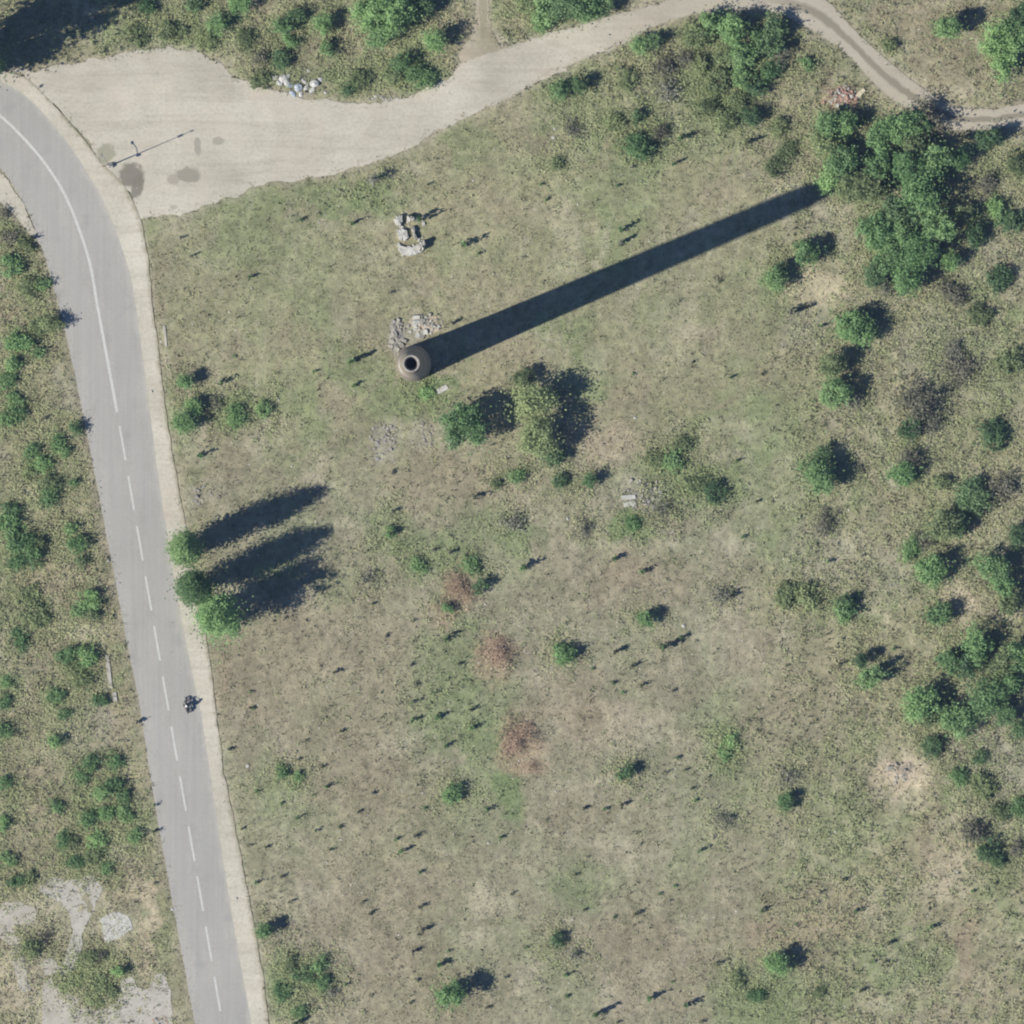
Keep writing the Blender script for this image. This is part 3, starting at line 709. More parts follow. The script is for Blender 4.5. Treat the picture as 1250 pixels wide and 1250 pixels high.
def crown_mesh(name, seed, r, h, kind, base=0.12, dens=1.0, leaf=0.16, form='round', elong=(1, 1)):
    rng = np.random.RandomState(seed)
    zc = h * (1 + base) / 2; hz = h * (1 - base) / 2
    if form == 'poplar':
        L = int(46 + h * 5)
        zz = rng.uniform(0.10, 1.0, L) * h; f = zz / h
        prof = r * np.clip(np.interp(f, [0.0, .12, .35, .65, .85, 1.0], [.66, .78, .92, 1.0, .78, .25]), .15, 1)
        th = rng.uniform(0, 6.28, L); rad = prof * rng.uniform(.15, .62, L)
        LC = np.stack([np.cos(th) * rad, np.sin(th) * rad, zz], 1); LR = prof * rng.uniform(.48, .72, L); LH = LR * 1.9
        LC[:, 2] = np.minimum(LC[:, 2], h - LH * .7)
    elif form == 'dead':
        L = int(10 + 5 * r); q = rng.normal(size=(L, 3)); q /= np.linalg.norm(q, axis=1)[:, None]
        q *= rng.uniform(.2, .8, L)[:, None]
        LC = np.stack([q[:, 0] * r, q[:, 1] * r, zc * .7 + q[:, 2] * hz * .5], 1); LR = r * rng.uniform(.22, .45, L); LH = LR * .7
    else:
        L = int(11 + 8 * r + (14 if h / r > 3.6 else 0))
        q = rng.normal(size=(L, 3)); q /= np.linalg.norm(q, axis=1)[:, None]
        q *= (rng.uniform(0.2, 1, L) ** .6)[:, None] * .82
        LC = np.stack([q[:, 0] * r, q[:, 1] * r, zc + q[:, 2] * hz * .9], 1)
        LR = r * rng.uniform(.22, .44, L); LH = np.minimum(LR * rng.uniform(.8, 1.25, L), hz * .6)
        if h / r > 3.6:
            zz = rng.uniform(.10, .96, L); prf = np.interp(zz, [0, .12, .4, .75, 1], [.55, .8, 1.0, .8, .35])
            th = rng.uniform(0, 6.28, L); rd = rng.uniform(.1, .8, L) * prf * r
            LC = np.stack([np.cos(th) * rd, np.sin(th) * rd, zz * h * .93], 1); LR = r * rng.uniform(.22, .42, L) * prf; LH = LR * rng.uniform(1.4, 2.4, L)
        # a few stray twigs push past the outline
        k = rng.rand(L) < .22; LC[k, :2] *= 1.32; LR[k] *= .62; LH[k] *= .7
    w = LR ** 2; w /= w.sum()
    n = int(np.clip(dens * 27 * r * r / leaf ** 2 * (h * .62 / r if form == 'poplar' else max(1.0, .35 + .3 * h / r)), 60, 16000))
    li = rng.choice(len(LC), n, p=w)
    d = rng.normal(size=(n, 3)); d /= np.linalg.norm(d, axis=1)[:, None]
    rr = np.where(rng.rand(n) < .55, np.abs(rng.normal(size=n)) * .62 + .15, rng.uniform(.5, 1.08, n) ** .6)
    an = rng.uniform(.7, 1.3, (len(LC), 2))
    P = LC[li] + d * rr[:, None] * np.stack([LR[li] * an[li, 0], LR[li] * an[li, 1], LH[li]], 1)
    lo = rng.rand(n) < (.13 if r > 1.5 else .30); k_ = int(lo.sum())
    if form != 'poplar': P[lo] = np.stack([rng.normal(size=k_) * r * .52, rng.normal(size=k_) * r * .52, h * (.12 + .8 * rng.rand(k_) ** .8)], 1)
    if kind in ('grey', 'umber', 'brown'):
        sp_ = 1 + .32 * rng.normal(size=len(P)); P[:, 0] *= sp_; P[:, 1] *= sp_
    if form == 'round':
        ea = rng.uniform(0, 3.14); es = rng.uniform(.78, 1.06); ca_, sa_ = math.cos(ea), math.sin(ea)
        u_ = (P[:, 0] * ca_ + P[:, 1] * sa_) * es; w_ = (-P[:, 0] * sa_ + P[:, 1] * ca_) / es ** .6
        P[:, 0] = u_ * ca_ - w_ * sa_; P[:, 1] = u_ * sa_ + w_ * ca_
    ok = P[:, 2] > 0.03; P = P[ok]; d = d[ok]; li = li[ok]
    Nn = d * .75 + rng.normal(size=d.shape) * .55 + np.array([0, 0, .85]); Nn /= np.linalg.norm(Nn, axis=1)[:, None]
    lt = rng.uniform(0, 1, len(LC))
    tint = np.clip(.12 + .52 * lt[li] + .6 * (rng.rand(len(P)) - .25), 0, 1)
    return leaves_mesh(name, P, Nn, leaf * .62, tint, LEAF[kind], rng, 0.11 if form == 'dead' else 0.78), LC

def trunk_mesh(name, seed, r, h, LC, n_limb=6):
    rng = random.Random(seed); mb = MB()
    tr = max(0.05, 0.022 * h + 0.02 * r); top = h * .62
    lean = (rng.uniform(-.1, .1) * r, rng.uniform(-.1, .1) * r)
    mb.tube([(0, 0, -.12), (lean[0] * .3, lean[1] * .3, top * .35), (lean[0], lean[1], top * .7), (lean[0] * 1.3, lean[1] * 1.3, top * 1.15)], [tr * 1.25, tr, tr * .7, tr * .25], 7)
    for c_ in rng.sample(list(map(tuple, LC)), min(n_limb, len(LC))):
        s = rng.uniform(.2, .6); b0 = Vector((lean[0] * s, lean[1] * s, top * s)); e = Vector(c_)
        if e.z < b0.z: continue
        mid = b0.lerp(e, .5) + Vector((0, 0, .08 * h))
        mb.tube([b0, mid, e], [tr * .5, tr * .32, tr * .1], 5, False)
    return mb.mesh(name, BARK)

PLANTS = []        # (object, px, py, class word, kind) for labels worked out afterwards
def tree(x, y, rpx, h, kind='green', label=None, form='round', name=None, dens=1.0, elong=(1, 1), group=None, leaf=None):
    seed = int(x * 7 + y * 131) % 100003
    if kind in ('grey', 'umber'): dens = dens * (.30 if kind == 'grey' else .55); h = h * .85
    X, Y = W(x, y); z = gz_at(x, y)
    r = rpx * S
    lf = leaf or (0.19 if r > 1.6 else 0.14)
    cm, LC = crown_mesh("crown", seed, r, h, kind, 0.10, dens, lf, form, elong)
    big = (r >= 1.5 or h >= 3.4)
    nm = name or ('deciduous_tree' if h >= 3.4 else 'bush')
    root = empty(nm, (X, Y, z))
    obj("crown", cm, root)
    obj("trunk" if h >= 3.4 else "stem", trunk_mesh("trunk", seed, r, h, LC, 7 if big else 4), root)
    cat = 'tree' if h >= 3.4 else 'bush'
    if label: tag(root, label, cat, group)
    else:
        PLANTS.append((root, x, y, cat, kind)); root["category"] = cat
    return root

# weeds and tiny shrubs share a few meshes
WEED_ME = []
for q in range(8):
    rg = np.random.RandomState(900 + q)
    nst = 5 + q % 4; P = []; Nn = []
    for s_ in range(nst):
        th = rg.uniform(0, 6.28); ln = rg.uniform(.05, .32); hh = rg.uniform(.55, 1.0)
        for k in range(5 + (q * 5) % 7):
            t = rg.uniform(.12, 1.0); w_ = .15 * (1 - .75 * t)
            P.append((math.cos(th) * ln * t + rg.normal() * w_, math.sin(th) * ln * t + rg.normal() * w_, hh * t)); Nn.append(rg.normal(size=3) * np.array([1, 1, .5]) + np.array([0, 0, .25]))
    P = np.array(P); Nn = np.array(Nn); Nn /= np.linalg.norm(Nn, axis=1)[:, None]
    WEED_ME.append({k: leaves_mesh("weed_clump", P, Nn, 0.12, rg.rand(len(P)), LEAF[k], rg) for k in ('weed', 'green', 'grey', 'dark')})
def weed(x, y, h, wid=None, kind='weed'):
    seed = int(x * 13 + y * 57)
    X, Y = W(x, y); r = random.Random(seed)
    w = (wid if wid else max(.7, .62 * h)) * r.uniform(.9, 1.15)
    o = obj("weed_clump", WEED_ME[seed % 8][kind], None, (X, Y, gz_at(x, y) - .02), r.uniform(0, 6.28), (w, w, h))
    o["category"] = "weed"; PLANTS.append((o, x, y, 'weed', kind)); return o
DX, DY = math.cos(SHADOW_DIR), math.sin(SHADOW_DIR)
TANE = math.tan(SUN_ELEV)

# --- the three tall trees by the road
tree(228, 668, 20, 16.6, 'poplar', "slim dark columnar tree beside the road, upper of the pair", 'poplar', 'columnar_tree', 1.2, group="columnar trees beside the road")
tree(238, 717, 21, 16.2, 'poplar', "slim columnar tree touching the broad bright tree by the road", 'poplar', 'columnar_tree', 1.2, group="columnar trees beside the road")
tree(267, 750, 31, 14.8, 'bright', "broad bright green tree below the two columnar roadside trees", 'round', None, 1.7)
# --- off the left corner: tall tree whose shade fills the top left
tree(-64, 78, 46, 27, 'dark', "tall dark tree just past the left corner, shading the top left", 'round', None, 1.3, leaf=.36)
tree(-14, 80, 23, 9, 'green', "green tree at the left edge beside the bend of the road")
# --- the pair of dense trees below the chimney
tree(566, 520, 30, 7.0, 'green', "dark leafy tree below the chimney, left of the pale green one", dens=.9)
tree(650, 492, 28, 6.4, 'pale', "pale green tree right of the dark shadow below the chimney", dens=.8)
tree(657, 536, 29, 6.6, 'pale', "pale green tree, lower of the touching pair below the chimney", dens=.75)
tree(676, 556, 14, 2.4, 'dark', "dark low bush at the foot of the pale green tree pair")
tree(690, 478, 20, 3.0, 'grey', "grey leafless bush right of the pale green tree pair", dens=.35, form='dead')
tree(638, 462, 14, 2.2, 'olive', "low olive bush touching the top of the pale green pair")

# --- trees and bushes of the cluster at upper right: x, y, r, h, kind
for a in [(1012, 152, 17, 4.6, 'green'), (1032, 150, 13, 3.6, 'bright'), (1005, 178, 17, 4.4, 'olive'), (1024, 200, 20, 5.2, 'green'), (1010, 218, 14, 4.2, 'bright'), (1036, 226, 18, 4.6, 'olive'),
          (1060, 228, 17, 4.6, 'olive'), (1072, 166, 17, 4.8, 'bright'), (1096, 155, 17, 4.8, 'bright'), (1117, 152, 15, 4.4, 'green'), (1132, 142, 17, 3.8, 'umber'), (1116, 178, 15, 4.4, 'olive'),
          (1072, 204, 16, 4.6, 'green'), (1108, 212, 20, 6.4, 'bright'), (1124, 236, 21, 6.8, 'bright'), (1140, 196, 19, 5.8, 'green'), (1090, 258, 18, 4.8, 'dark'), (1112, 262, 15, 4.4, 'dark'), (1070, 284, 20, 5.4, 'bright'),
          (1096, 290, 19, 5.0, 'green'), (1144, 272, 19, 6.0, 'green'), (1118, 308, 21, 6.0, 'bright'), (1084, 314, 17, 4.6, 'green'), (1106, 338, 19, 4.6, 'bright'), (1160, 318, 10, 2.8, 'bright'),
          (1066, 336, 12, 3.4, 'dark'), (1180, 260, 12, 2.4, 'olive'), (1170, 194, 11, 3.4, 'bright'), (1205, 168, 14, 3.4, 'dark'), (1190, 285, 14, 2.2, 'dark')]:
    tree(a[0], a[1], a[2] * 1.22, a[3], a[4], dens=.85)
# --- right-hand scrub
for a in [(1040, 400, 22, 4.6, 'bright'), (1058, 402, 12, 3.0, 'green'), (1014, 446, 17, 4.6, 'olive'), (1018, 478, 18, 4.2, 'green'), (1040, 490, 13, 2.8, 'grey'), (944, 342, 13, 3.4, 'green'), (952, 328, 8, 2.4, 'dark'),
          (984, 308, 17, 3.6, 'green'), (998, 578, 22, 4.7, 'green'), (1002, 556, 12, 3.2, 'dark'), (1120, 492, 26, 3.2, 'umber'), (1112, 520, 16, 2.2, 'dark'), (1136, 518, 13, 2.0, 'grey'), (1104, 578, 16, 3.0, 'bright'), (1112, 560, 13, 2.6, 'umber'),
          (1146, 642, 20, 4.6, 'olive'), (1168, 640, 14, 3.2, 'dark'), (1138, 696, 19, 4.0, 'bright'), (1210, 690, 20, 4.8, 'green'), (1222, 714, 15, 3.8, 'bright'), (1145, 750, 15, 2.6, 'green'), (1232, 735, 16, 3.0, 'olive'), (1062, 826, 15, 4.0, 'green'),
          (1050, 806, 9, 3.2, 'dark'), (1122, 856, 22, 5.0, 'bright'), (1134, 872, 14, 3.6, 'olive'), (1168, 878, 22, 3.8, 'green'), (1190, 786, 19, 4.2, 'bright'), (1160, 806, 15, 3.4, 'green'), (1182, 812, 16, 3.6, 'dark'), (1204, 850, 24, 4.8, 'green'),
          (1222, 812, 19, 4.2, 'olive'), (1243, 800, 18, 4.4, 'green'), (1230, 835, 16, 3.8, 'bright'), (1225, 870, 14, 3.0, 'green'), (1137, 912, 12, 1.8, 'dark'), (1190, 1014, 15, 2.2, 'umber'), (1204, 1036, 14, 2.0, 'dark'), (1216, 1050, 9, 1.6, 'dark'),
          (1030, 744, 15, 2.0, 'green'), (1034, 734, 8, 2.2, 'dark'), (985, 730, 16, 1.5, 'olive'), (960, 725, 15, 1.3, 'olive'), (1212, 530, 18, 1.9, 'dark'), (1170, 450, 20, 1.5, 'umber'), (1165, 430, 14, 1.3, 'grey'), (1195, 385, 14, 1.2, 'olive'), (1230, 440, 15, 1.4, 'olive'),
          (1185, 605, 22, 2.0, 'dark'), (1225, 595, 18, 1.6, 'umber'), (1160, 360, 17, 1.6, 'umber'), (1220, 340, 16, 1.4, 'dark'), (1235, 270, 16, 1.7, 'dark'), (1205, 225, 14, 1.6, 'umber'), (1240, 200, 14, 1.8, 'olive'), (1215, 255, 12, 1.5, 'bright'),
          (1240, 655, 14, 2.4, 'dark'), (1150, 590, 10, 1.4, 'olive'), (1010, 636, 14, 1.2, 'umber'), (1110, 670, 13, 1.7, 'green'), (1128, 660, 10, 2.2, 'umber'), (1078, 350, 12, 2.2, 'grey'), (1240, 1036, 9, 1.2, 'umber'), (1170, 948, 11, 1.3, 'green'), (1200, 960, 16, 1.2, 'olive'), (1222, 990, 12, 1.2, 'olive'), (1245, 985, 12, 1.4, 'green'), (1245, 890, 12, 2.0, 'dark'), (1196, 925, 9, 1.0, 'dark')]:
    tree(a[0], a[1], a[2] * 1.12, a[3], a[4], dens=.75)
# --- top strip and upper field
for a in [(345, 32, 13, 2.8, 'green'), (354, 50, 9, 1.6, 'bright'), (362, 20, 11, 2.2, 'dark'), (393, 29, 12, 3.0, 'bright'), (401, 61, 10, 2.0, 'green'), (452, 14, 23, 6.2, 'bright'), (477, 20, 22, 6.8, 'bright'), (464, 42, 17, 4.4, 'green'), (493, 16, 15, 5.2, 'green'),
          (530, 50, 13, 4.2, 'bright'), (490, 75, 12, 2.8, 'green'), (506, 88, 13, 1.6, 'green'), (521, 98, 13, 1.4, 'green'), (478, 92, 14, 1.4, 'olive'), (440, 98, 13, 1.2, 'olive'), (425, 108, 10, 1.2, 'dark'), (342, 74, 13, 1.6, 'dark'), (318, 70, 11, 1.6, 'umber'), (318, 97, 12, 1.0, 'olive'),
          (266, 30, 13, 2.6, 'green'), (292, 5, 13, 3.0, 'bright'), (180, 8, 11, 1.8, 'green'), (237, 6, 10, 1.8, 'dark'), (210, 38, 16, 1.0, 'olive'), (250, 50, 14, 1.0, 'olive'), (168, 45, 15, 0.9, 'olive'), (300, 48, 13, 1.1, 'olive'), (516, 6, 16, 3.8, 'dark'),
          (664, 14, 18, 3.6, 'green'), (690, 8, 22, 4.6, 'dark'), (714, 8, 20, 4.8, 'green'), (734, 4, 14, 3.8, 'dark'), (660, 30, 11, 1.6, 'bright'), (645, 8, 14, 1.8, 'olive'),
          (682, 110, 13, 2.4, 'green'), (706, 105, 10, 3.0, 'dark'), (782, 56, 13, 2.8, 'green'), (797, 50, 9, 2.8, 'dark'), (815, 112, 17, 1.8, 'grey'), (812, 80, 15, 1.8, 'umber'), (762, 97, 14, 1.2, 'olive'), (849, 44, 19, 2.6, 'olive'), (866, 30, 16, 3.0, 'green'), (891, 36, 21, 4.2, 'bright'), (908, 68, 18, 4.2, 'green'),
          (884, 66, 14, 2.6, 'olive'), (876, 102, 17, 2.0, 'olive'), (922, 102, 15, 2.6, 'dark'), (916, 142, 13, 2.4, 'dark'), (886, 146, 16, 1.9, 'olive'), (778, 142, 9, 1.6, 'dark'), (778, 178, 18, 2.2, 'green'), (783, 186, 10, 2.0, 'dark'), (700, 158, 12, 1.1, 'grey'), (838, 72, 12, 1.8, 'umber'), (855, 80, 12, 1.5, 'olive'), (808, 160, 12, 1.4, 'umber'), (752, 150, 12, 1.1, 'olive'),
          (940, 52, 17, 3.6, 'dark'), (952, 64, 14, 2.8, 'grey'), (940, 85, 14, 2.4, 'green'), (946, 30, 15, 2.8, 'dark'), (905, 95, 13, 2.2, 'green'), (900, 122, 13, 1.8, 'olive'), (865, 130, 12, 1.4, 'olive'), (925, 50, 12, 3.0, 'green'), (985, 78, 9, 1.2, 'green'), (1085, 56, 9, 1.2, 'olive'), (1158, 36, 16, 4.6, 'green'), (1221, 52, 25, 5.6, 'bright'), (1226, 78, 20, 4.6, 'bright'), (1236, 40, 17, 4.6, 'green'), (1246, 18, 14, 4.0, 'dark'), (950, 155, 12, 1.2, 'olive'), (960, 185, 13, 1.2, 'olive'), (945, 205, 12, 1.2, 'olive')]:
    tree(a[0], a[1], a[2] * 1.08, a[3], a[4], dens=.6 if a[3] < 3 else .8)
# --- field bushes
for a in [(226, 466, 9, 3.0, 'green'), (224, 516, 13, 3.6, 'green'), (236, 496, 11, 2.2, 'bright'), (288, 506, 15, 1.2, 'bright'), (322, 500, 11, 1.1, 'green'), (262, 492, 10, 1.6, 'grey'), (684, 588, 11, 1.4, 'dark'), (720, 586, 8, 2.6, 'green'), (630, 582, 11, 1.3, 'green'), (606, 590, 8, 1.0, 'olive'),
          (690, 801, 13, 2.2, 'bright'), (682, 790, 9, 1.5, 'green'), (788, 756, 9, 2.6, 'green'), (772, 640, 11, 0.8, 'bright'), (552, 968, 13, 2.0, 'green'), (548, 1214, 16, 5.2, 'bright'), (322, 1136, 9, 3.2, 'green'), (948, 1176, 13, 3.8, 'bright'), (958, 978, 11, 2.2, 'green'), (964, 948, 16, 0.9, 'grey'),
          (878, 726, 16, 1.4, 'grey'), (870, 600, 17, 1.3, 'dark'), (848, 590, 14, 1.2, 'olive'), (822, 562, 17, 1.2, 'green'), (832, 545, 13, 1.0, 'olive'), (800, 560, 13, 0.9, 'olive'), (806, 620, 13, 1.2, 'grey'), (884, 1002, 14, 1.3, 'grey'), (680, 1148, 10, 1.9, 'dark'), (700, 1166, 10, 1.6, 'grey'), (768, 941, 9, 2.2, 'dark'), (757, 947, 7, 1.2, 'green'),
          (628, 640, 17, 1.2, 'grey'), (715, 645, 14, 0.9, 'grey'), (450, 705, 13, 0.7, 'grey'), (390, 1178, 12, 1.2, 'green'), (370, 1190, 13, 1.1, 'dark'), (395, 1200, 12, 1.2, 'green'), (355, 1175, 11, 0.9, 'olive'), (405, 1212, 10, 1.3, 'grey'), (345, 1212, 12, .8, 'green'), (366, 1235, 10, 1.0, 'green'), (345, 942, 9, 1.0, 'green'), (364, 948, 8, 0.9, 'green'),
          (546, 742, 8, 1.7, 'bright'), (575, 690, 13, .9, 'green'), (510, 690, 12, .9, 'green'), (476, 650, 9, 1.2, 'bright'), (455, 219, 7, 3.6, 'grey'), (680, 200, 10, .8, 'olive'), (520, 480, 10, .6, 'bright'), (900, 1195, 11, .9, 'olive'), (1000, 1210, 10, .7, 'olive'), (925, 1215, 12, .8, 'green'), (890, 905, 12, .7, 'bright'), (884, 920, 9, .8, 'bright')]:
    tree(a[0], a[1], a[2] * (1.15 if a[3] > 2.4 else 1.0), a[3], a[4], dens=1.0 if a[3] > 1.9 else .55)
# --- strip left of the road
for a in [(13, 325, 15, 1.9, 'green'), (34, 352, 13, 1.7, 'olive'), (51, 346, 10, 1.5, 'dark'), (60, 396, 14, 3.0, 'olive'), (48, 400, 12, 2.0, 'green'), (22, 418, 17, 1.9, 'bright'), (16, 446, 11, 1.8, 'green'), (8, 466, 11, 1.4, 'dark'), (46, 430, 8, 1.3, 'dark'), (17, 490, 11, 1.2, 'green'), (22, 503, 11, 1.3, 'green'), (7, 512, 10, 1.4, 'bright'),
          (92, 524, 9, 2.0, 'green'), (70, 540, 11, 1.6, 'bright'), (38, 552, 10, 1.4, 'green'), (78, 550, 8, 1.5, 'dark'), (51, 567, 12, 1.5, 'bright'), (36, 577, 10, 1.2, 'green'), (60, 588, 12, 1.5, 'green'), (62, 605, 13, 1.6, 'green'), (90, 590, 6, 1.3, 'dark'), (14, 622, 11, 1.5, 'dark'), (12, 640, 15, 1.8, 'bright'), (25, 660, 18, 2.2, 'green'), (40, 680, 12, 1.8, 'dark'), (18, 686, 12, 1.6, 'dark'), (48, 662, 9, 1.5, 'green'),
          (94, 666, 12, 2.1, 'bright'), (87, 645, 9, 1.5, 'dark'), (100, 684, 9, 1.5, 'olive'), (110, 734, 13, 2.3, 'bright'), (96, 746, 9, 1.9, 'dark'), (114, 752, 9, 1.6, 'green'), (36, 728, 15, .9, 'olive'), (42, 752, 18, 1.0, 'green'), (24, 780, 13, 1.0, 'dark'), (82, 798, 14, 1.6, 'dark'), (105, 800, 14, 2.0, 'bright'), (102, 828, 13, 1.5, 'green'), (90, 815, 10, 1.1, 'green'), (67, 848, 11, 1.1, 'green'), (122, 855, 9, 1.1, 'green'), (78, 872, 8, 1.0, 'dark'), (5, 856, 9, 1.2, 'dark'), (8, 832, 9, 1.0, 'green'),
          (5, 892, 11, 1.5, 'green'), (66, 905, 9, 2.4, 'bright'), (112, 932, 11, 1.6, 'green'), (140, 930, 11, 1.2, 'bright'), (5, 955, 9, 1.4, 'green'), (70, 984, 9, 1.1, 'green'), (98, 948, 10, 1.2, 'dark'), (124, 968, 11, 2.2, 'green'), (140, 958, 11, 1.5, 'green'), (154, 994, 11, 1.3, 'green'), (130, 992, 11, 1.4, 'bright'), (108, 998, 12, 1.4, 'dark'), (150, 972, 9, 1.2, 'dark'), (164, 1020, 10, 1.2, 'green'), (77, 1026, 11, 1.2, 'green'), (120, 1026, 12, 1.2, 'bright'), (92, 1052, 10, 1.2, 'dark'), (114, 1046, 11, 1.1, 'green'), (130, 1060, 9, 1.0, 'green'), (10, 1048, 10, 1.2, 'green'), (20, 1076, 10, 1.5, 'green'), (36, 1074, 9, 1.1, 'green'), (4, 1004, 9, 1.3, 'bright'), (88, 1028, 9, .9, 'olive'),
          (36, 1158, 12, 1.6, 'green'), (108, 1168, 9, .9, 'olive'), (144, 1186, 8, 2.0, 'bright'), (122, 1200, 12, .7, 'pale'), (96, 1196, 10, .6, 'pale'), (136, 1210, 9, .8, 'olive'), (114, 1220, 11, .7, 'pale'), (80, 1204, 8, .6, 'pale'), (56, 1142, 9, .9, 'umber'), (124, 1166, 9, .9, 'umber'), (10, 290, 12, 1.5, 'umber'), (30, 300, 10, 1.3, 'green'), (4, 262, 9, 1.6, 'umber')]:
    tree(a[0], a[1], a[2] * 1.12, a[3] * .85, {'dark': 'green', 'green': 'olive' if int(a[0]) % 3 == 0 else 'green'}.get(a[4], a[4]), dens=.5)
# --- dead brown brush heaps in the middle of the field
for (x, y, r, h, lab) in [(562, 716, 28, 1.1, "dead brown brush patch with a green shrub in it, top of three"), (606, 796, 26, 1.1, "dead brown brush patch, middle of the three"), (630, 900, 27, 1.1, "dead brown brush patch, lowest of the three")]:
    t = tree(x, y, r, h, 'brown', lab, 'dead', 'dead_brush', 1.5, group="dead brush patches in the field", leaf=.34)
    t["category"] = "brush"
for (x, y, r, h, lab) in [(586, 716, 11, 2.0, "dark bush added as the shade right of the top dead brush patch"), (626, 800, 11, 1.0, "grey thin bush added as the shade right of the middle dead brush patch"), (652, 896, 13, 1.6, "dark grey bush added as the shade right of the lowest dead brush patch"), (650, 935, 14, .8, "dead brown twigs below the lowest dead brush patch"), (538, 742, 13, .7, "dead brown twigs below the top dead brush patch")]:  # bushes right of the patches are added to stand in for their shade
    tree(x, y, r, h, 'brown' if 'brown' in lab else ('dark' if 'dark bush' in lab else 'grey'), lab, 'dead' if 'brown' in lab or 'grey' in lab else 'round', None, .6)

# --- weeds seen by their streak of shadow: centre of streak x, y and its length, px
STREAK = [(527, 223, 12), (530, 260, 42), (374, 265, 15), (438, 269, 18), (581, 292, 35), (590, 307, 15), (312, 335, 18), (289, 434, 6), (281, 462, 26), (256, 551, 26), (61, 507, 16), (448, 433, 42), (481, 355, 10), (387, 452, 10), (440, 467, 18), (328, 500, 20), (561, 391, 18), (592, 602, 28), (487, 621, 18), (484, 574, 10),
    (850, 440, 13), (899, 458, 16), (882, 342, 9), (776, 455, 7), (771, 276, 30), (767, 293, 24), (664, 223, 10), (758, 225, 10), (671, 242, 10), (925, 169, 30), (843, 164, 28), (830, 197, 20), (776, 202, 12), (487, 647, 22), (535, 669, 12), (557, 671, 18), (460, 735, 10), (417, 817, 20), (556, 775, 28), (507, 809, 12), (566, 808, 14), (536, 843, 16), (511, 854, 20), (512, 875, 20), (543, 872, 22), (583, 863, 20), (584, 885, 20), (552, 907, 18), (422, 890, 13), (369, 925, 18), (378, 902, 10), (398, 934, 10), (312, 863, 8), (508, 756, 10), (512, 834, 10), (476, 774, 10),
    (652, 687, 32), (761, 678, 24), (793, 694, 22), (763, 791, 25), (781, 809, 20), (825, 784, 36), (840, 775, 20), (753, 832, 10), (790, 834, 18), (763, 844, 7), (827, 841, 13), (726, 815, 7), (912, 653, 12), (832, 923, 12), (902, 722, 22), (1018, 683, 18), (1032, 808, 18), (1058, 676, 12), (1053, 722, 12), (1058, 744, 14), (1095, 790, 12), (963, 811, 7),
    (406, 957, 18), (318, 963, 12), (348, 979, 10), (370, 995, 18), (392, 1011, 16), (420, 1007, 13), (460, 966, 12), (443, 989, 12), (407, 1035, 10), (515, 1017, 20), (497, 1036, 22), (489, 1022, 13), (519, 1062, 16), (350, 1068, 14), (359, 1099, 11), (447, 1099, 10), (458, 1112, 15), (520, 1104, 18), (525, 1131, 22), (512, 1158, 20), (552, 1159, 12), (548, 1173, 26), (522, 985, 8), (602, 985, 18), (617, 1020, 16), (513, 1195, 8), (457, 1213, 13), (506, 1222, 12), (428, 1199, 14), (372, 1245, 26), (387, 968, 12), (600, 1228, 12),
    (817, 941, 18), (839, 939, 11), (869, 947, 9), (849, 961, 10), (767, 979, 20), (744, 985, 14), (720, 984, 16), (671, 999, 8), (854, 975, 10), (862, 1035, 20), (784, 1030, 6), (721, 1045, 8), (706, 1066, 10), (629, 1089, 10), (809, 1090, 8), (827, 1080, 8), (820, 1098, 7), (717, 1109, 10), (784, 1112, 18), (753, 1118, 8), (698, 1187, 18), (646, 1155, 10), (697, 1214, 12), (885, 1173, 24), (806, 1213, 32), (850, 1221, 30), (745, 1231, 42), (824, 1197, 8), (936, 1109, 16), (861, 1245, 12), (758, 1246, 10), (621, 1191, 10),
    (939, 1107, 18), (1007, 1087, 12), (975, 1126, 10), (1052, 1109, 18), (1092, 1148, 18), (1145, 1128, 20), (1071, 1172, 12), (1084, 1172, 10), (1004, 1180, 10), (1035, 1071, 13), (1058, 1206, 18), (1086, 1212, 13), (1218, 1076, 10), (1191, 1086, 9), (1180, 977, 10), (980, 374, 34), (992, 372, 18), (1010, 395, 16), (1020, 540, 10), (195, 980, 16), (195, 1012, 18), (176, 878, 18), (47, 287, 20), (52, 345, 16), (192, 1076, 7), (310, 843, 10), (286, 912, 14), (310, 862, 10), (240, 310, 16), (226, 288, 12), (640, 455, 10), (935, 455, 10), (905, 560, 12), (930, 610, 12), (310, 1030, 16), (330, 1032, 14), (300, 1010, 10), (318, 1075, 14)]
for (x, y, L) in STREAK:
    h = max(.4, L * S * TANE * (.92 if L > 16 else .8))
    k = ('weed', 'green', 'grey', 'green')[int(x * 3 + y) % 4]
    if L > 34: k = 'green'
    weed(x - DX * L * .46, y + DY * L * .46, h * 1.08, max(.80, .62 * h) if L < 30 else 1.0 + .15 * h, k)

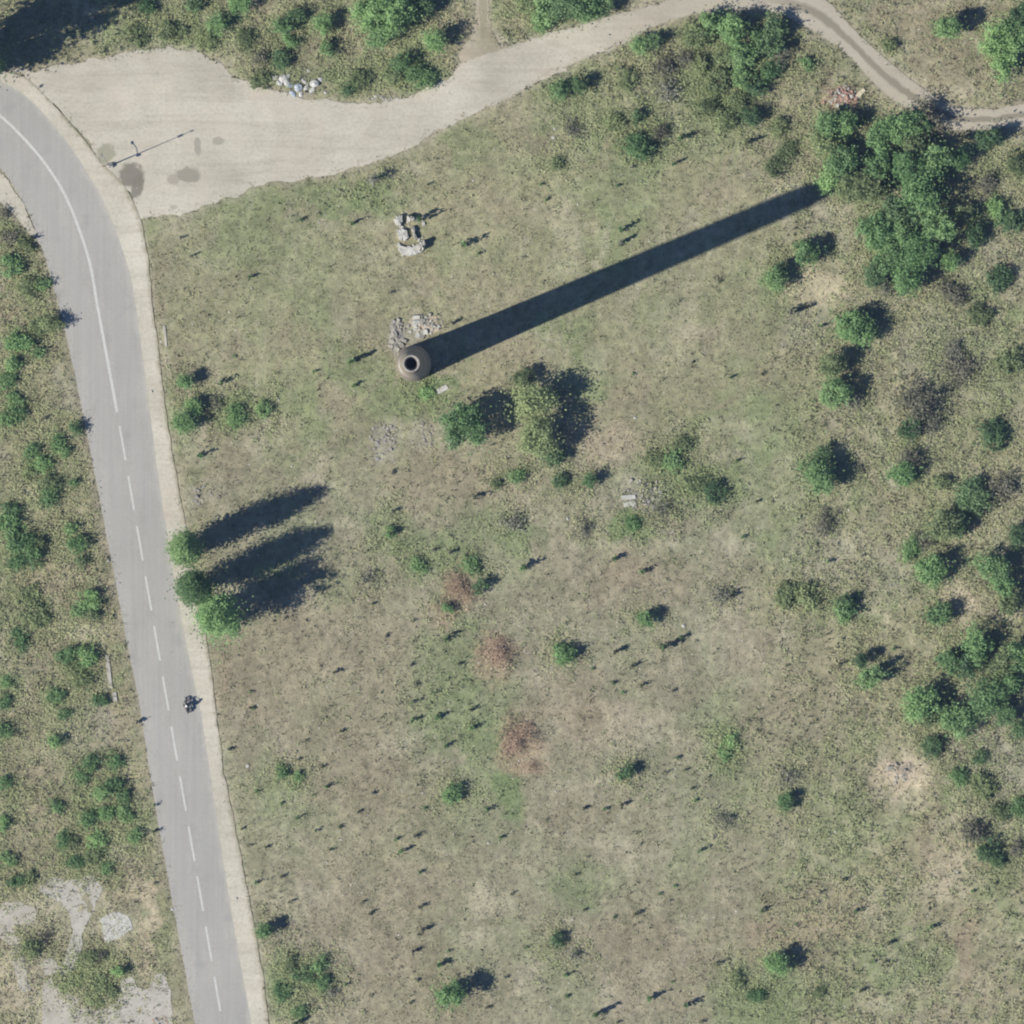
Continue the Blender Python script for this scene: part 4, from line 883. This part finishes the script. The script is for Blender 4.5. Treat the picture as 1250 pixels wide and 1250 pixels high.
# --- undergrowth: leafy ground cover between and around the bushes
def undergrowth(name, label, n, q, r0, r1, h0, h1, z0, z1, near, thr, seed, expo=1.0):
    r = np.random.RandomState(seed)
    BX = np.array([(x, y) for (_, x, y, c_, _) in PLANTS if c_ != 'weed'])
    nb = int(n * near); pick = BX[r.randint(0, len(BX), nb)]
    x = np.concatenate([r.uniform(-30, 1280, n - nb), pick[:, 0] + r.normal(size=nb) * 17]); y = np.concatenate([r.uniform(-30, 1280, n - nb), pick[:, 1] + r.normal(size=nb) * 17])
    keep = np.concatenate([r.rand(n - nb) < scrub(x[:n - nb], y[:n - nb]) ** expo * (0.05 + .95 * sstep(thr, thr + .16, fbm(x[:n - nb], y[:n - nb], 26.0, 810, 4, .65))), np.ones(nb, bool)])
    x = x[keep]; y = y[keep]; i_, d_ = hard_fields(x, y); k = ~i_ & (d_ > 2.5 + 9 * r1); x = x[k]; y = y[k]
    m = len(x)
    tone = fbm(x, y, 22.0, 840, 3, .6)[:, None]; pal = np.array([0.195, 0.258, 0.108]) * (1 - tone) + np.array([0.310, 0.312, 0.172]) * tone
    pal = pal * .70 + ground_albedo(x, y) * .36
    rad = r.uniform(r0, r1, m); hh = r.uniform(h0, h1, m)
    px = np.repeat((x - 625) * S, q) + r.normal(size=m * q) * np.repeat(rad, q); py = np.repeat((625 - y) * S, q) + r.normal(size=m * q) * np.repeat(rad, q)
    pz = np.repeat(relief(x, y), q) + .04 + r.rand(m * q) * np.repeat(hh, q)
    P = np.stack([px, py, pz], 1); Nn = r.normal(size=P.shape) * .5 + np.array([-.15, -.06, .95]); Nn /= np.linalg.norm(Nn, axis=1)[:, None]
    t = np.cross(Nn, r.normal(size=P.shape)); t /= np.linalg.norm(t, axis=1)[:, None]; u = np.cross(Nn, t); sz = r.uniform(z0, z1, m * q)[:, None]
    V = np.stack([P - t * sz, P - u * sz * .6, P + t * sz, P + u * sz * .6], 1).reshape(-1, 3)
    C = np.repeat(np.repeat(pal, q, 0) * r.uniform(.7, 1.3, m * q)[:, None], 4, 0)
    tag(obj(name, new_mesh(name, V, np.arange(len(V)).reshape(-1, 4), GRASS_M, cols={"Col": C})), label, name.replace("_", " "), kind="stuff")
undergrowth("undergrowth", "leafy ground cover growing between the bushes", 52000, 11, .12, .45, .06, .34, .055, .12, .30, .40, 77)
undergrowth("low_scrub", "knee high rough scrub along the right, top and left", 19000, 27, .18, .62, .18, .80, .06, .125, .16, .38, 78, 1.8)

# labels for plants that have none of their own: place among their like, told from a landmark
LANDMARK = [("the brick chimney", 503, 443), ("the white concrete ruin", 497, 288), ("the utility pole", 136, 200), ("the motorcyclist", 228, 861), ("the columnar tree pair", 233, 692), ("the brick rubble heap", 1030, 120), ("the middle dead brush patch", 606, 798),
            ("the hooked concrete patch", 92, 1125), ("the tan earth mound", 1098, 945), ("the plastic rubbish", 368, 102), ("the white stone rubble", 790, 605), ("the paired pale green trees", 656, 512), ("the photo's lower right corner", 1250, 1250), ("the photo's upper right corner", 1250, 0), ("the end of the chimney shadow", 1000, 240)]
ORD = ["nearest", "second nearest", "third nearest", "fourth nearest", "fifth nearest", "sixth nearest", "seventh nearest", "eighth nearest", "ninth nearest", "tenth nearest"] + [w + " nearest" for w in ("eleventh", "twelfth", "thirteenth", "fourteenth", "fifteenth", "sixteenth", "seventeenth", "eighteenth", "nineteenth", "twentieth")]
KWORD = {'pale': "pale green", 'green': "green", 'bright': "bright green", 'olive': "olive green", 'dark': "dark green", 'grey': "grey twiggy", 'umber': "brownish", 'weed': "small dusty"}
DIRS = ["right of", "upper right of", "above", "upper left of", "left of", "lower left of", "below", "lower right of"]
def sector(lx, ly, x, y): return int(round(math.degrees(math.atan2(ly - y, x - lx)) / 45.0)) % 8
best = {}
for li_, (ln, lx, ly) in enumerate(LANDMARK):
    bins = {}
    for i, (o, x, y, c_, k) in enumerate(PLANTS):
        if not (-5 < x < 1255 and -5 < y < 1255): continue
        bins.setdefault((sector(lx, ly, x, y), c_, k), []).append((math.hypot(x - lx, y - ly), i))
    for (s_, c_, k), L in bins.items():
        L.sort()
        for rank, (d, i) in enumerate(L):
            key = (rank, d)
            if rank < len(ORD) and (i not in best or key < best[i][0]): best[i] = (key, "%s %s, %s such %s %s %s" % (KWORD[k], c_, ORD[rank], c_, DIRS[s_], ln))
for i, (o, x, y, c_, k) in enumerate(PLANTS):
    o["label"] = best[i][1] if i in best else "%s %s at the very edge of the photo" % (KWORD[k], c_)
    o["group"] = "weeds in the field" if c_ == 'weed' else ("bushes in the scrub" if c_ == 'bush' else "trees in the scrub")

# ------------------------------------------------------------------ chimney
def chimney():
    bx, by = W(505.0, 443.8)
    H = 50.5
    root = tag(empty("chimney", (bx, by, 0)), "tall tapering brick factory chimney casting the longest shadow", "chimney")
    m, nt, b = mat_base("chimney_brick")
    v = objc(nt)
    sx = N(nt, "ShaderNodeSeparateXYZ"); nt.links.new(v, sx.inputs[0])
    at = math_n(nt, 'MULTIPLY', math_n(nt, 'ARCTAN2', sx.outputs[1], sx.outputs[0]), 1.9)
    cb = N(nt, "ShaderNodeCombineXYZ"); nt.links.new(at, cb.inputs[0]); nt.links.new(sx.outputs[2], cb.inputs[1])
    br = N(nt, "ShaderNodeTexBrick"); nt.links.new(cb.outputs[0], br.inputs["Vector"])
    br.inputs["Color1"].default_value = (0.195, 0.165, 0.128, 1); br.inputs["Color2"].default_value = (0.26, 0.222, 0.175, 1); br.inputs["Mortar"].default_value = (0.27, 0.25, 0.21, 1)
    br.inputs["Scale"].default_value = 1.0; br.inputs["Brick Width"].default_value = 0.26; br.inputs["Row Height"].default_value = 0.085; br.inputs["Mortar Size"].default_value = 0.010
    so = noise(nt, 0.35, 6, 0.6, v)
    nt.links.new(mix(nt, 1.0, br.outputs["Color"], ramp(nt, so, [(0.3, (0.55, 0.54, 0.54)), (0.7, (1.3, 1.29, 1.26))]), 'MULTIPLY'), b.inputs["Base Color"])
    bump(nt, b, br.outputs["Fac"], -0.4, 0.01)
    prof = [(2.22, -.3), (2.20, .0), (2.15, 1.2), (2.07, 2.5), (1.93, 5.0), (1.80, 10.0), (1.72, 16.0), (1.62, 26.0), (1.52, 36.0), (1.45, 43.5)]
    mb = MB(); mb.lathe(prof, 64); mb.build("shaft", m, root, smooth=False)
    mb = MB(); mb.lathe([(1.45, 43.5), (1.43, 45.5), (1.36, 47.2), (1.22, 48.6), (1.08, 49.6), (0.98, H - .25)], 64); mb.build("head", m, root)
    rim = solid_mat("chimney_rim", (0.14, 0.13, 0.12), (0.42, 0.395, 0.36), 1.6, 0.9, 0.3)
    mb = MB(); mb.lathe([(0.99, H - .25), (0.985, H), (0.855, H + .01), (0.85, H - .02)], 64); mb.build("rim", rim, root)
    soot = solid_mat("sooty_flue", (0.045, 0.040, 0.042), (0.085, 0.075, 0.075), 1.0, 0.95, 0.3)
    lip = solid_mat("flue_lip_brick", (0.22, 0.20, 0.185), (0.32, 0.295, 0.27), 2.0, 0.95, 0.3)
    mb = MB(); mb.lathe([(0.852, H - .01), (0.80, H - .6), (0.63, H - 1.7)], 48); mb.build("flue_lip", lip, root)
    mb = MB(); mb.lathe([(0.632, H - 1.69), (0.70, 30), (0.95, 10), (1.1, 0.2), (0.02, 0.2)], 48); mb.build("flue", soot, root)
    for z, r in ((8.0, 1.845), (16.0, 1.722), (24.0, 1.642), (32.0, 1.562), (40.0, 1.487)):
        mb = MB(); mb.lathe([(r - .02, z - .05), (r + .008, z - .04), (r + .008, z + .04), (r - .02, z + .05)], 64); mb.build("iron_band", STEEL_M, root)
chimney()

# ------------------------------------------------------------------ stones and heaps
def rock_mesh(name, seed, mat, flat=0.6):
    r = np.random.RandomState(seed)
    import bmesh
    bm = bmesh.new(); bmesh.ops.create_icosphere(bm, subdivisions=1, radius=0.5)
    for v in bm.verts:
        k = r.uniform(.72, 1.15); v.co = Vector((v.co.x * k, v.co.y * k, v.co.z * k * flat))
    me = bpy.data.meshes.new(name); bm.to_mesh(me); bm.free(); me.materials.append(mat); return me
def block_mesh(name, seed, mat):
    r = random.Random(seed); mb = MB()
    mb.box((0, 0, 0), (1, 1, 1), None, r.uniform(.8, .95))
    mb.v = [(x + r.uniform(-.12, .12), y + r.uniform(-.12, .12), z + r.uniform(-.1, .1)) for x, y, z in mb.v]
    return mb.mesh(name, mat)
ROCKS = {k: [rock_mesh("stone", 40 + q, m) for q in range(5)] + [block_mesh("stone", 60 + q, m) for q in range(3)] for k, m in (('stone', STONE_M), ('grey', GREYST_M), ('brick', BRICKR_M), ('white', CONCW_M))}
def mound_mesh(name, seed, rx, ry, h, mat, nseg=26, nr=9):
    r = np.random.RandomState(seed); V = [(0, 0, h)]; F = []
    ph = r.uniform(0, 6.28, 5); am = r.uniform(.04, .14, 5)
    for i in range(1, nr + 1):
        t = i / nr
        for k in range(nseg):
            th = 2 * math.pi * k / nseg; w = 1 + sum(am[j] * math.sin((j + 2) * th + ph[j]) for j in range(5))
            z = h * (0.5 + 0.5 * math.cos(math.pi * t)) + (r.uniform(-.12, .12) * h if i < nr else -.14)
            V.append((rx * t * w * math.cos(th), ry * t * w * math.sin(th), z))
    for k in range(nseg): F.append((0, 1 + k, 1 + (k + 1) % nseg))
    for i in range(nr - 1):
        for k in range(nseg):
            k2 = (k + 1) % nseg; F.append((1 + i * nseg + k, 1 + (i + 1) * nseg + k, 1 + (i + 1) * nseg + k2, 1 + i * nseg + k2))
    me = bpy.data.meshes.new(name); me.from_pydata(V, [], F); me.update(); me.materials.append(mat); return me
def heap(name, label, cat, x, y, rx, ry, n, kinds, smin, smax, seed, mound=None, mh=.4, piece="stone"):
    X, Y = W(x, y); z = gz_at(x, y); r = random.Random(seed)
    root = tag(empty(name, (X, Y, z)), label, cat)
    if mound: obj("mound", mound_mesh("mound", seed, rx * S * .9, ry * S * .9, mh, mound), root)
    for i in range(int(n * 1.7)):
        a = r.uniform(0, 6.28); q = math.sqrt(r.random()) * r.uniform(.6, 1.05)
        px = math.cos(a) * rx * S * q; py = math.sin(a) * ry * S * q
        s = r.uniform(smin * .6, smax * .72) * (1.5 if r.random() < .15 else 1)
        k = r.choice(kinds); me = r.choice(ROCKS[k])
        zz = (mh * max(0, .5 + .5 * math.cos(math.pi * min(1, q))) if mound else 0) + s * .1
        o = obj(piece, me, root, (px, py, zz), 0, (s * r.uniform(.7, 1.5), s * r.uniform(.6, 1.1), s * r.uniform(.5, .8)))
        o.rotation_euler = (r.uniform(-.3, .3), r.uniform(-.3, .3), r.uniform(0, 6.28))
    return root
heap("rubble_heap", "grey stone rubble at upper left foot of the chimney", "rubble", 484, 412, 11, 26, 44, ['stone', 'grey', 'stone'], .22, .7, 1, GREYST_M, .16)
heap("rubble_heap", "tan and white rubble above the start of the chimney shadow", "rubble", 520, 397, 24, 15, 46, ['stone', 'stone', 'white'], .22, .7, 2, SAND_M, .25)
heap("rubble_heap", "grey debris patch left of the dark leafy tree", "rubble", 468, 538, 20, 26, 60, ['grey', 'grey', 'stone'], .15, .5, 3)
heap("rubble_heap", "smaller grey debris patch touching the dark leafy tree", "rubble", 519, 532, 11, 22, 30, ['grey', 'stone'], .15, .45, 4)
heap("rubble_heap", "white stone rubble among low bushes right of the pale green trees", "rubble", 790, 603, 30, 24, 62, ['white', 'stone', 'stone', 'grey'], .18, .55, 5)
heap("rubble_heap", "grey rubble strewn beside the road above the columnar trees", "rubble", 245, 603, 22, 16, 34, ['grey', 'stone'], .12, .4, 6)
heap("brick_heap", "heap of broken red bricks below the dirt track", "bricks", 1028, 119, 27, 17, 120, ['brick', 'brick', 'brick', 'stone', 'white'], .2, .7, 7, BRICKR_M, .5, "brick")
heap("earth_mound", "low tan earth mound with stones at right of the field", "mound", 1098, 942, 24, 16, 22, ['stone'], .15, .5, 8, SAND_M, .5)
heap("rubble_heap", "pale rubble in the lower left corner beside the road", "rubble", 196, 1246, 14, 8, 26, ['stone', 'brick', 'white'], .2, .5, 9)
heap("rubble_heap", "pale rubble line along the bottom edge of the gravel yard grass island", "rubble", 470, 120, 26, 6, 30, ['stone', 'white', 'grey'], .15, .5, 10)

def single_slab(name, label, cat, x, y, lx, ly, lz, ang, mat, seed):
    r = random.Random(seed); mb = MB(); X, Y = W(x, y); z = gz_at(x, y)
    mb.box((0, 0, lz * S / 2 - .05), (lx * S, ly * S, lz * S), None, .95)
    mb.v = [(a + r.uniform(-.05, .05), b_ + r.uniform(-.05, .05), c_ + r.uniform(-.02, .02)) for a, b_, c_ in mb.v]
    o = mb.build(name, mat, None, (X, Y, z + .02)); o.rotation_euler = (0, 0, math.radians(ang)); return tag(o, label, cat)
single_slab("concrete_slab", "pale flat slab lying right below the chimney base", "slab", 540, 475, 14, 6, 1.6, 28, CONCW_M, 1)
single_slab("concrete_slab", "upper of two white slabs beside the white stone rubble", "slab", 767, 607, 18, 6, 2.2, 4, CONCW_M, 2)
single_slab("concrete_slab", "lower of two white slabs beside the white stone rubble", "slab", 769, 615, 15, 5, 2.0, 14, CONCW_M, 3)
single_slab("timber_plank", "pale yellow timber plank leaning at the broken brick heap", "plank", 1049, 115, 17, 4.6, 2.6, 43, TIMBER_M, 4)
single_slab("concrete_kerb", "upper length of pale kerb in weeds left of the road", "kerb", 133, 820, 4.5, 42, 2.0, 6, CONC_M, 5)
single_slab("concrete_kerb", "lower short length of pale kerb in weeds left of the road", "kerb", 140, 851, 5, 12, 2.0, 8, CONC_M, 6)
single_slab("concrete_kerb", "thin pale kerb in the grass right of the road, above", "kerb", 202, 410, 2.6, 26, 1.4, 5, CONC_M, 7)
for i, (x, y, s, lab) in enumerate([(302, 935, 6, "white stone at the road's right edge below the motorcyclist"), (480, 535, 4, "white stone in the debris patch left of the dark leafy tree"), (775, 510, 5, "white stone below the chimney shadow, right of the pale trees"), (693, 633, 5, "white stone left of the lone bright green bush"), (834, 764, 6, "white stone right of the long dark weed shadow"), (675, 168, 6, "lower white stone below the dirt track"), (677, 157, 5, "upper white stone below the dirt track"), (1093, 953, 5, "bright white stone on the tan earth mound"), (132, 684, 6, "white stone at the left edge of the road"), (210, 1110, 5, "white stone at the left road edge beside the concrete patches"), (358, 1208, 6, "white stone in the low green scrub near the bottom"), (376, 86, 6, "white stone above the plastic rubbish"), (596, 1029, 4, "small white stone in the bottom middle of the field"), (1020, 1015, 4, "small white stone in the lower right field"), (1168, 1064, 5, "white stone on the pale strip at lower right"), (288, 1097, 4, "tiny white litter on the sandy road shoulder"), (185, 478, 4, "tiny white litter on the upper sandy shoulder")]):
    X, Y = W(x, y); o = obj("stone", ROCKS['white'][i % 5], None, (X, Y, gz_at(x, y) + .06 + (.07 if 'shoulder' in lab else 0)), i * 1.3, (s * S, s * S * .8, s * S * .6)); tag(o, lab, "stone")

# ------------------------------------------------------------------ white concrete ruin
def ruin():
    cx, cy = 498, 288
    X, Y = W(cx, cy); z = gz_at(cx, cy)
    root = tag(empty("concrete_ruin", (X, Y, z)), "white broken concrete foundation standing in the grass above the chimney", "ruin")
    def L(px, py): return ((px - cx) * S, (cy - py) * S)
    def slab(name, poly, z0, z1, mat):
        P = [L(*p) for p in ragged(np.array(poly, float), 2.2, 1.6, int(poly[0][0] * 3 + poly[0][1]))]; n = len(P); mb = MB(); rq = random.Random(int(poly[0][0]))
        cxx = sum(p[0] for p in P) / n; cyy = sum(p[1] for p in P) / n
        V = [(*p, z0) for p in P] + [(cxx + (p[0] - cxx) * rq.uniform(.86, .97), cyy + (p[1] - cyy) * rq.uniform(.86, .97), z1 * rq.uniform(.72, 1.02)) for p in P] + [(cxx, cyy, z1)]
        F = [(n + i, n + (i + 1) % n, 2 * n) for i in range(n)] + [(i, (i + 1) % n, n + (i + 1) % n, n + i) for i in range(n)]
        if sum(P[i][0] * P[(i + 1) % n][1] - P[(i + 1) % n][0] * P[i][1] for i in range(n)) < 0: F = [f_[::-1] for f_ in F]
        mb.add(V, F); return mb.build(name, mat, root)
    slab("slab", [(480, 268), (484, 263), (491, 262), (492, 270), (489, 276), (483, 275)], -.1, .75, CONCW_M)
    slab("slab", [(484, 281), (491, 279), (497, 281), (500, 290), (496, 294), (488, 293)], -.1, .55, CONCW_M)
    slab("slab", [(487, 299), (493, 301), (500, 300), (503, 302), (512, 297), (519, 294), (520, 300), (516, 307), (509, 311), (498, 312), (489, 310), (485, 305)], -.1, .42, CONCW_M)
    slab("upright_block", [(511, 296), (518, 293), (520, 297), (517, 305), (511, 306)], .3, 1.45, CONC_M)
    slab("wall", [(497, 263), (505, 264), (506, 268), (503, 271), (497, 270)], -.1, 1.1, CONC_M)
    slab("wall", [(503, 275), (506, 276), (508, 288), (511, 292), (508, 293), (504, 288)], -.1, .7, CONC_M)
    r = random.Random(5)
    for i in range(34):
        px, py = L(r.uniform(482, 518), r.uniform(264, 312)); s = r.uniform(.15, .5)
        o = obj("rubble", r.choice(ROCKS['white']), root, (px, py, .08), r.uniform(0, 6), (s, s * .8, s * .6))
ruin()

# ------------------------------------------------------------------ plastic rubbish by the yard
def bag_mesh(seed, mat, name):
    import bmesh
    r = np.random.RandomState(seed); bm = bmesh.new(); bmesh.ops.create_icosphere(bm, subdivisions=2, radius=.5)
    for v in bm.verts:
        k = r.uniform(.82, 1.1); v.co = Vector((v.co.x * k, v.co.y * k, max(-.28, v.co.z * k * .7)))
    for v in bm.verts:
        if v.co.z > .33: v.co.z += .12
    me = bpy.data.meshes.new(name); bm.to_mesh(me); bm.free(); me.materials.append(mat); return me
for i, (x, y, sx, sy, sz, mat, lab) in enumerate([(346, 96, 1.3, 1.1, .7, BAGW_M, "leftmost white rubbish bag at the yard edge"), (341, 101, .7, .9, .5, BAGW_M, "small white bag at lower left of the rubbish"), (364, 107, 1.1, 1.1, .6, BAGB_M, "pale blue plastic sack in the middle of the rubbish"), (357, 114, 1.0, .6, .3, BAGB_M, "flat pale blue plastic sheet at the gravel edge"), (384, 102, 1.2, 1.0, .8, BAGW_M, "bright white rubbish bag, rightmost of the rubbish"), (374, 107, 1.0, .5, .4, BAGW_M, "narrow white bag between the blue sack and right bag"), (352, 92, .6, .5, .4, BAGW_M, "small white bag at the top of the rubbish"), (397, 113, .5, .4, .3, BAGW_M, "little white bag lying right of the rubbish"), (354, 104, .8, .6, .4, BAGB_M, "crumpled pale blue bag left of the blue sack"), (336, 94, .9, .6, .35, BAGW_M, "crumpled white bag left of the leftmost rubbish bag"), (350, 101, .9, .7, .35, BAGW_M, "grimy white bag between the leftmost bag and blue sack"), (371, 99, .8, .5, .3, BAGW_M, "torn white bag above the blue sack"), (391, 97, .7, .6, .3, BAGW_M, "torn white bag right of the bright white one"), (381, 110, 1.1, .6, .25, BAGW_M, "flattened white bag below the bright white one"), (367, 115, .8, .5, .2, BAGW_M, "flattened white bag below the blue sack")]):
    X, Y = W(x, y); o = obj("rubbish_bag", bag_mesh(70 + i, mat, "rubbish_bag"), None, (X, Y, gz_at(x, y) + sz * .26), i * .8, (sx, sy, sz)); tag(o, lab, "rubbish", "plastic rubbish at the yard edge")

# ------------------------------------------------------------------ utility pole
def pole():
    X, Y = W(135, 202); root = tag(empty("utility_pole", (X, Y, 0)), "slim utility pole standing at the corner of the gravel yard", "pole")
    mb = MB(); mb.tube([(0, 0, -.2), (0, 0, 3.0), (0, 0, 6.5), (0, 0, 9.7)], [.10, .062, .04, .035], 12); mb.build("shaft", POLE_M, root)
    mb = MB(); mb.box((0, 0, .22), (.62, .55, .6), None, .8); mb.build("footing", CONCW_M, root)
    d = Vector((DX, DY, 0))
    mb = MB(); mb.tube([d * -.75 + Vector((0, 0, 8.9)), d * .75 + Vector((0, 0, 8.9))], .03, 6); arm = mb.build("cross_arm", STEEL_M, root)
    for s in (-.65, 0.0, .65):
        mb = MB(); c = d * s
        mb.lathe([(.0, 8.95), (.05, 8.95), (.09, 9.02), (.05, 9.07), (.085, 9.13), (.04, 9.2), (.0, 9.22)], 10, c=(c.x, c.y, 0)) if s else mb.lathe([(.0, 9.7), (.05, 9.7), (.09, 9.76), (.05, 9.82), (.085, 9.88), (.0, 9.96)], 10)
        mb.build("insulator", solid_mat("porcelain", (.2, .12, .08), (.26, .16, .1), 3, .3, 0), root)
    mb = MB(); mb.box((.0, .0, 8.35), (.34, .26, .36), Matrix.Rotation(SHADOW_DIR, 3, 'Z')); mb.build("terminal_box", STEEL_M, root)
    a = Vector((-.62, .78, 0))
    mb = MB(); mb.tube([(0, 0, 3.2), a * .7 + Vector((0, 0, 3.55)), a * 1.5 + Vector((0, 0, 3.6))], .04, 6); br = mb.build("lamp_bracket", STEEL_M, root)
    mb = MB(); e = a * 1.6; mb.box((e.x, e.y, 3.58), (.24, .4, .12), None, .8); mb.build("lamp_head", STEEL_M, br)
    mb = MB(); mb.box((.02, -.2, 3.35), (.22, .18, .4)); mb.build("meter_box", STEEL_M, root)
pole()

# ------------------------------------------------------------------ motorcycle and rider
def bike():
    bx, by = W(227.8, 861.0); zr = 0.066
    ang = math.atan2(.17, 1.0)
    root = tag(empty("motorcycle", (bx, by, zr), ang), "dark motorcycle riding up the right lane of the road", "motorcycle")
    for y in (-.70, .72):
        mb = MB(); mb.lathe([(.20, -.06), (.30, -.06), (.315, 0), (.30, .06), (.20, .06)], 24, 'X', (0, y, .315), True)
        w = empty("wheel", (0, 0, 0)); w.parent = root
        mb.build("tyre", BLACK_M, w)
        mb = MB(); mb.lathe([(.205, -.04), (.205, .04), (.19, .03), (.19, -.03)], 20, 'X', (0, y, .315), True)
        mb.tube([(-.09, y, .315), (.09, y, .315)], .04, 8)
        for k in range(6):
            t = math.pi * k / 3; mb.tube([(0, y, .315), (0, y + math.cos(t) * .2, .315 + math.sin(t) * .2)], .012, 4, False)
        mb.build("rim", STEEL_M, w)
    mb = MB(); mb.tube([(0, .52, .92), (0, .1, .78), (0, -.35, .72), (0, -.75, .80)], [.045, .05, .05, .03], 8); mb.tube([(0, .5, .88), (0, .3, .38), (0, -.15, .32), (0, -.3, .70)], .035, 8)
    for s in (-1, 1): mb.tube([(s * .1, -.15, .36), (s * .1, -.70, .315)], .028, 6)
    mb.build("frame", DPAINT_M, root)
    mb = MB(); mb.box((0, .12, .50), (.30, .36, .34), None, .8); mb.tube([(-.26, .1, .42), (.26, .1, .42)], .1, 10); mb.build("engine", STEEL_M, root)
    mb = MB(); mb.tube([(0, .42, .90), (0, .30, .95), (0, .08, .95), (0, -.08, .86)], [.09, .16, .15, .08], 12); mb.build("fuel_tank", DPAINT_M, root, smooth=True)
    mb = MB(); mb.tube([(0, -.05, .84), (0, -.30, .83), (0, -.62, .88), (0, -.84, .90)], [.10, .13, .13, .08], 10); mb.build("seat", BLACK_M, root, smooth=True)
    mb = MB()
    for s in (-1, 1): mb.tube([(s * .09, .50, .98), (s * .09, .72, .315)], .026, 8)
    mb.build("fork", STEEL_M, root)
    mb = MB(); mb.tube([(-.40, .34, 1.08), (-.20, .46, 1.06), (.20, .46, 1.06), (.40, .34, 1.08)], .016, 8); hb = mb.build("handlebar", DPAINT_M, root)
    for s in (-1, 1):
        mb = MB(); mb.tube([(s * .40, .34, 1.08), (s * .29, .405, 1.074)], .022, 8); mb.build("grip", BLACK_M, hb)
        mb = MB(); mb.tube([(s * .24, .45, 1.06), (s * .33, .52, 1.22)], .008, 5); mb.lathe([(.0, -.012), (.05, -.012), (.055, 0), (.05, .012), (0, .012)], 12, 'X', (s * .34, .53, 1.25)); mb.build("mirror", DPAINT_M, hb)
    mb = MB(); mb.tube([(0, .52, .96), (0, .62, .95), (0, .68, .95)], [.05, .10, .085], 12); mb.build("headlight", STEEL_M, root)
    mb = MB(); mb.box((0, .56, 1.08), (.34, .10, .24), Matrix.Rotation(.5, 3, 'X'), .75); mb.build("fairing", DPAINT_M, root)
    for y, z in ((.72, .66), (-.74, .70)):
        mb = MB(); mb.tube([(0, y - .28, z - .12), (0, y - .1, z), (0, y + .12, z), (0, y + .28, z - .14)], [.05, .085, .085, .05], 8); mb.build("mudguard", DPAINT_M, root)
    mb = MB(); mb.tube([(.14, .2, .36), (.17, -.15, .28), (.18, -.75, .42)], [.03, .045, .06], 8); mb.build("exhaust", STEEL_M, root)
    for s in (-1, 1):
        mb = MB(); mb.tube([(s * .12, -.18, .36), (s * .30, -.18, .36)], .018, 6); mb.build("foot_peg", STEEL_M, root)
    # rider: one skinned body
    V = []; E = []; R = []
    def v(p, r, par=None):
        V.append(p); R.append(r)
        if par is not None: E.append((par, len(V) - 1))
        return len(V) - 1
    pel = v((0, -.34, 1.00), .17); ab = v((0, -.28, 1.16), .16, pel); ch = v((0, -.16, 1.38), .18, ab); nk = v((0, -.09, 1.52), .075, ch); hd = v((0, -.05, 1.62), .085, nk); tp = v((0, -.04, 1.74), .08, hd)
    for s in (-1, 1):
        sh = v((s * .19, -.13, 1.45), .085, ch); el = v((s * .36, .08, 1.26), .058, sh); wr = v((s * .36, .31, 1.12), .036, el); pm = v((s * .355, .36, 1.115), .038, wr)
        for q in range(4):
            dx = (q - 1.5) * .022
            k1 = v((s * .355 + dx, .395, 1.115), .0095, pm); k2 = v((s * .355 + dx, .405, 1.08 + .004 * abs(q - 1)), .009, k1); v((s * .355 + dx, .378 - .003 * q, 1.062), .008, k2)
        th = v((s * .315, .352, 1.09), .011, pm); v((s * .312, .378, 1.07), .009, th)
        hp = v((s * .11, -.32, .96), .115, pel); kn = v((s * .24, .08, .84), .078, hp); an = v((s * .24, -.16, .48), .048, kn); hl = v((s * .24, -.20, .41), .045, an); v((s * .25, .02, .395), .038, hl)
    me = bpy.data.meshes.new("person"); me.from_pydata(V, E, []); me.update()
    tmp = bpy.data.objects.new("tmp_person", me); COL.objects.link(tmp)
    md = tmp.modifiers.new("skin", 'SKIN')
    if not me.skin_vertices: me.attributes  # layer is made by the modifier
    sk = me.skin_vertices[0].data
    for i, r in enumerate(R): sk[i].radius = (r, r); sk[i].use_root = (i == 0)
    sb = tmp.modifiers.new("sub", 'SUBSURF'); sb.levels = 2; sb.render_levels = 2
    dg = bpy.context.evaluated_depsgraph_get(); dg.update()
    body = bpy.data.meshes.new_from_object(tmp.evaluated_get(dg)); body.name = "person"
    bpy.data.objects.remove(tmp)
    body.materials.clear(); body.materials.append(CLOTH_M); body.materials.append(SKIN_M)
    for p in body.polygons:
        p.use_smooth = True
        if p.center.z > 1.5 or (p.center.y > .3 and p.center.z > .9): p.material_index = 1
    per = tag(obj("person", body, None, (bx, by, zr), ang), "person in dark clothes and white helmet astride the motorcycle", "person")
    mb = MB(); mb.lathe([(.095, 1.52), (.135, 1.56), (.150, 1.64), (.146, 1.72), (.115, 1.80), (.06, 1.845), (.001, 1.855)], 20, c=(0, -.045, 0)); hm = mb.build("helmet", HELM_M, per, smooth=True)
    mb = MB(); mb.box((0, .095, 1.655), (.20, .03, .09), None, .9); mb.build("visor", BLACK_M, hm)
bike()
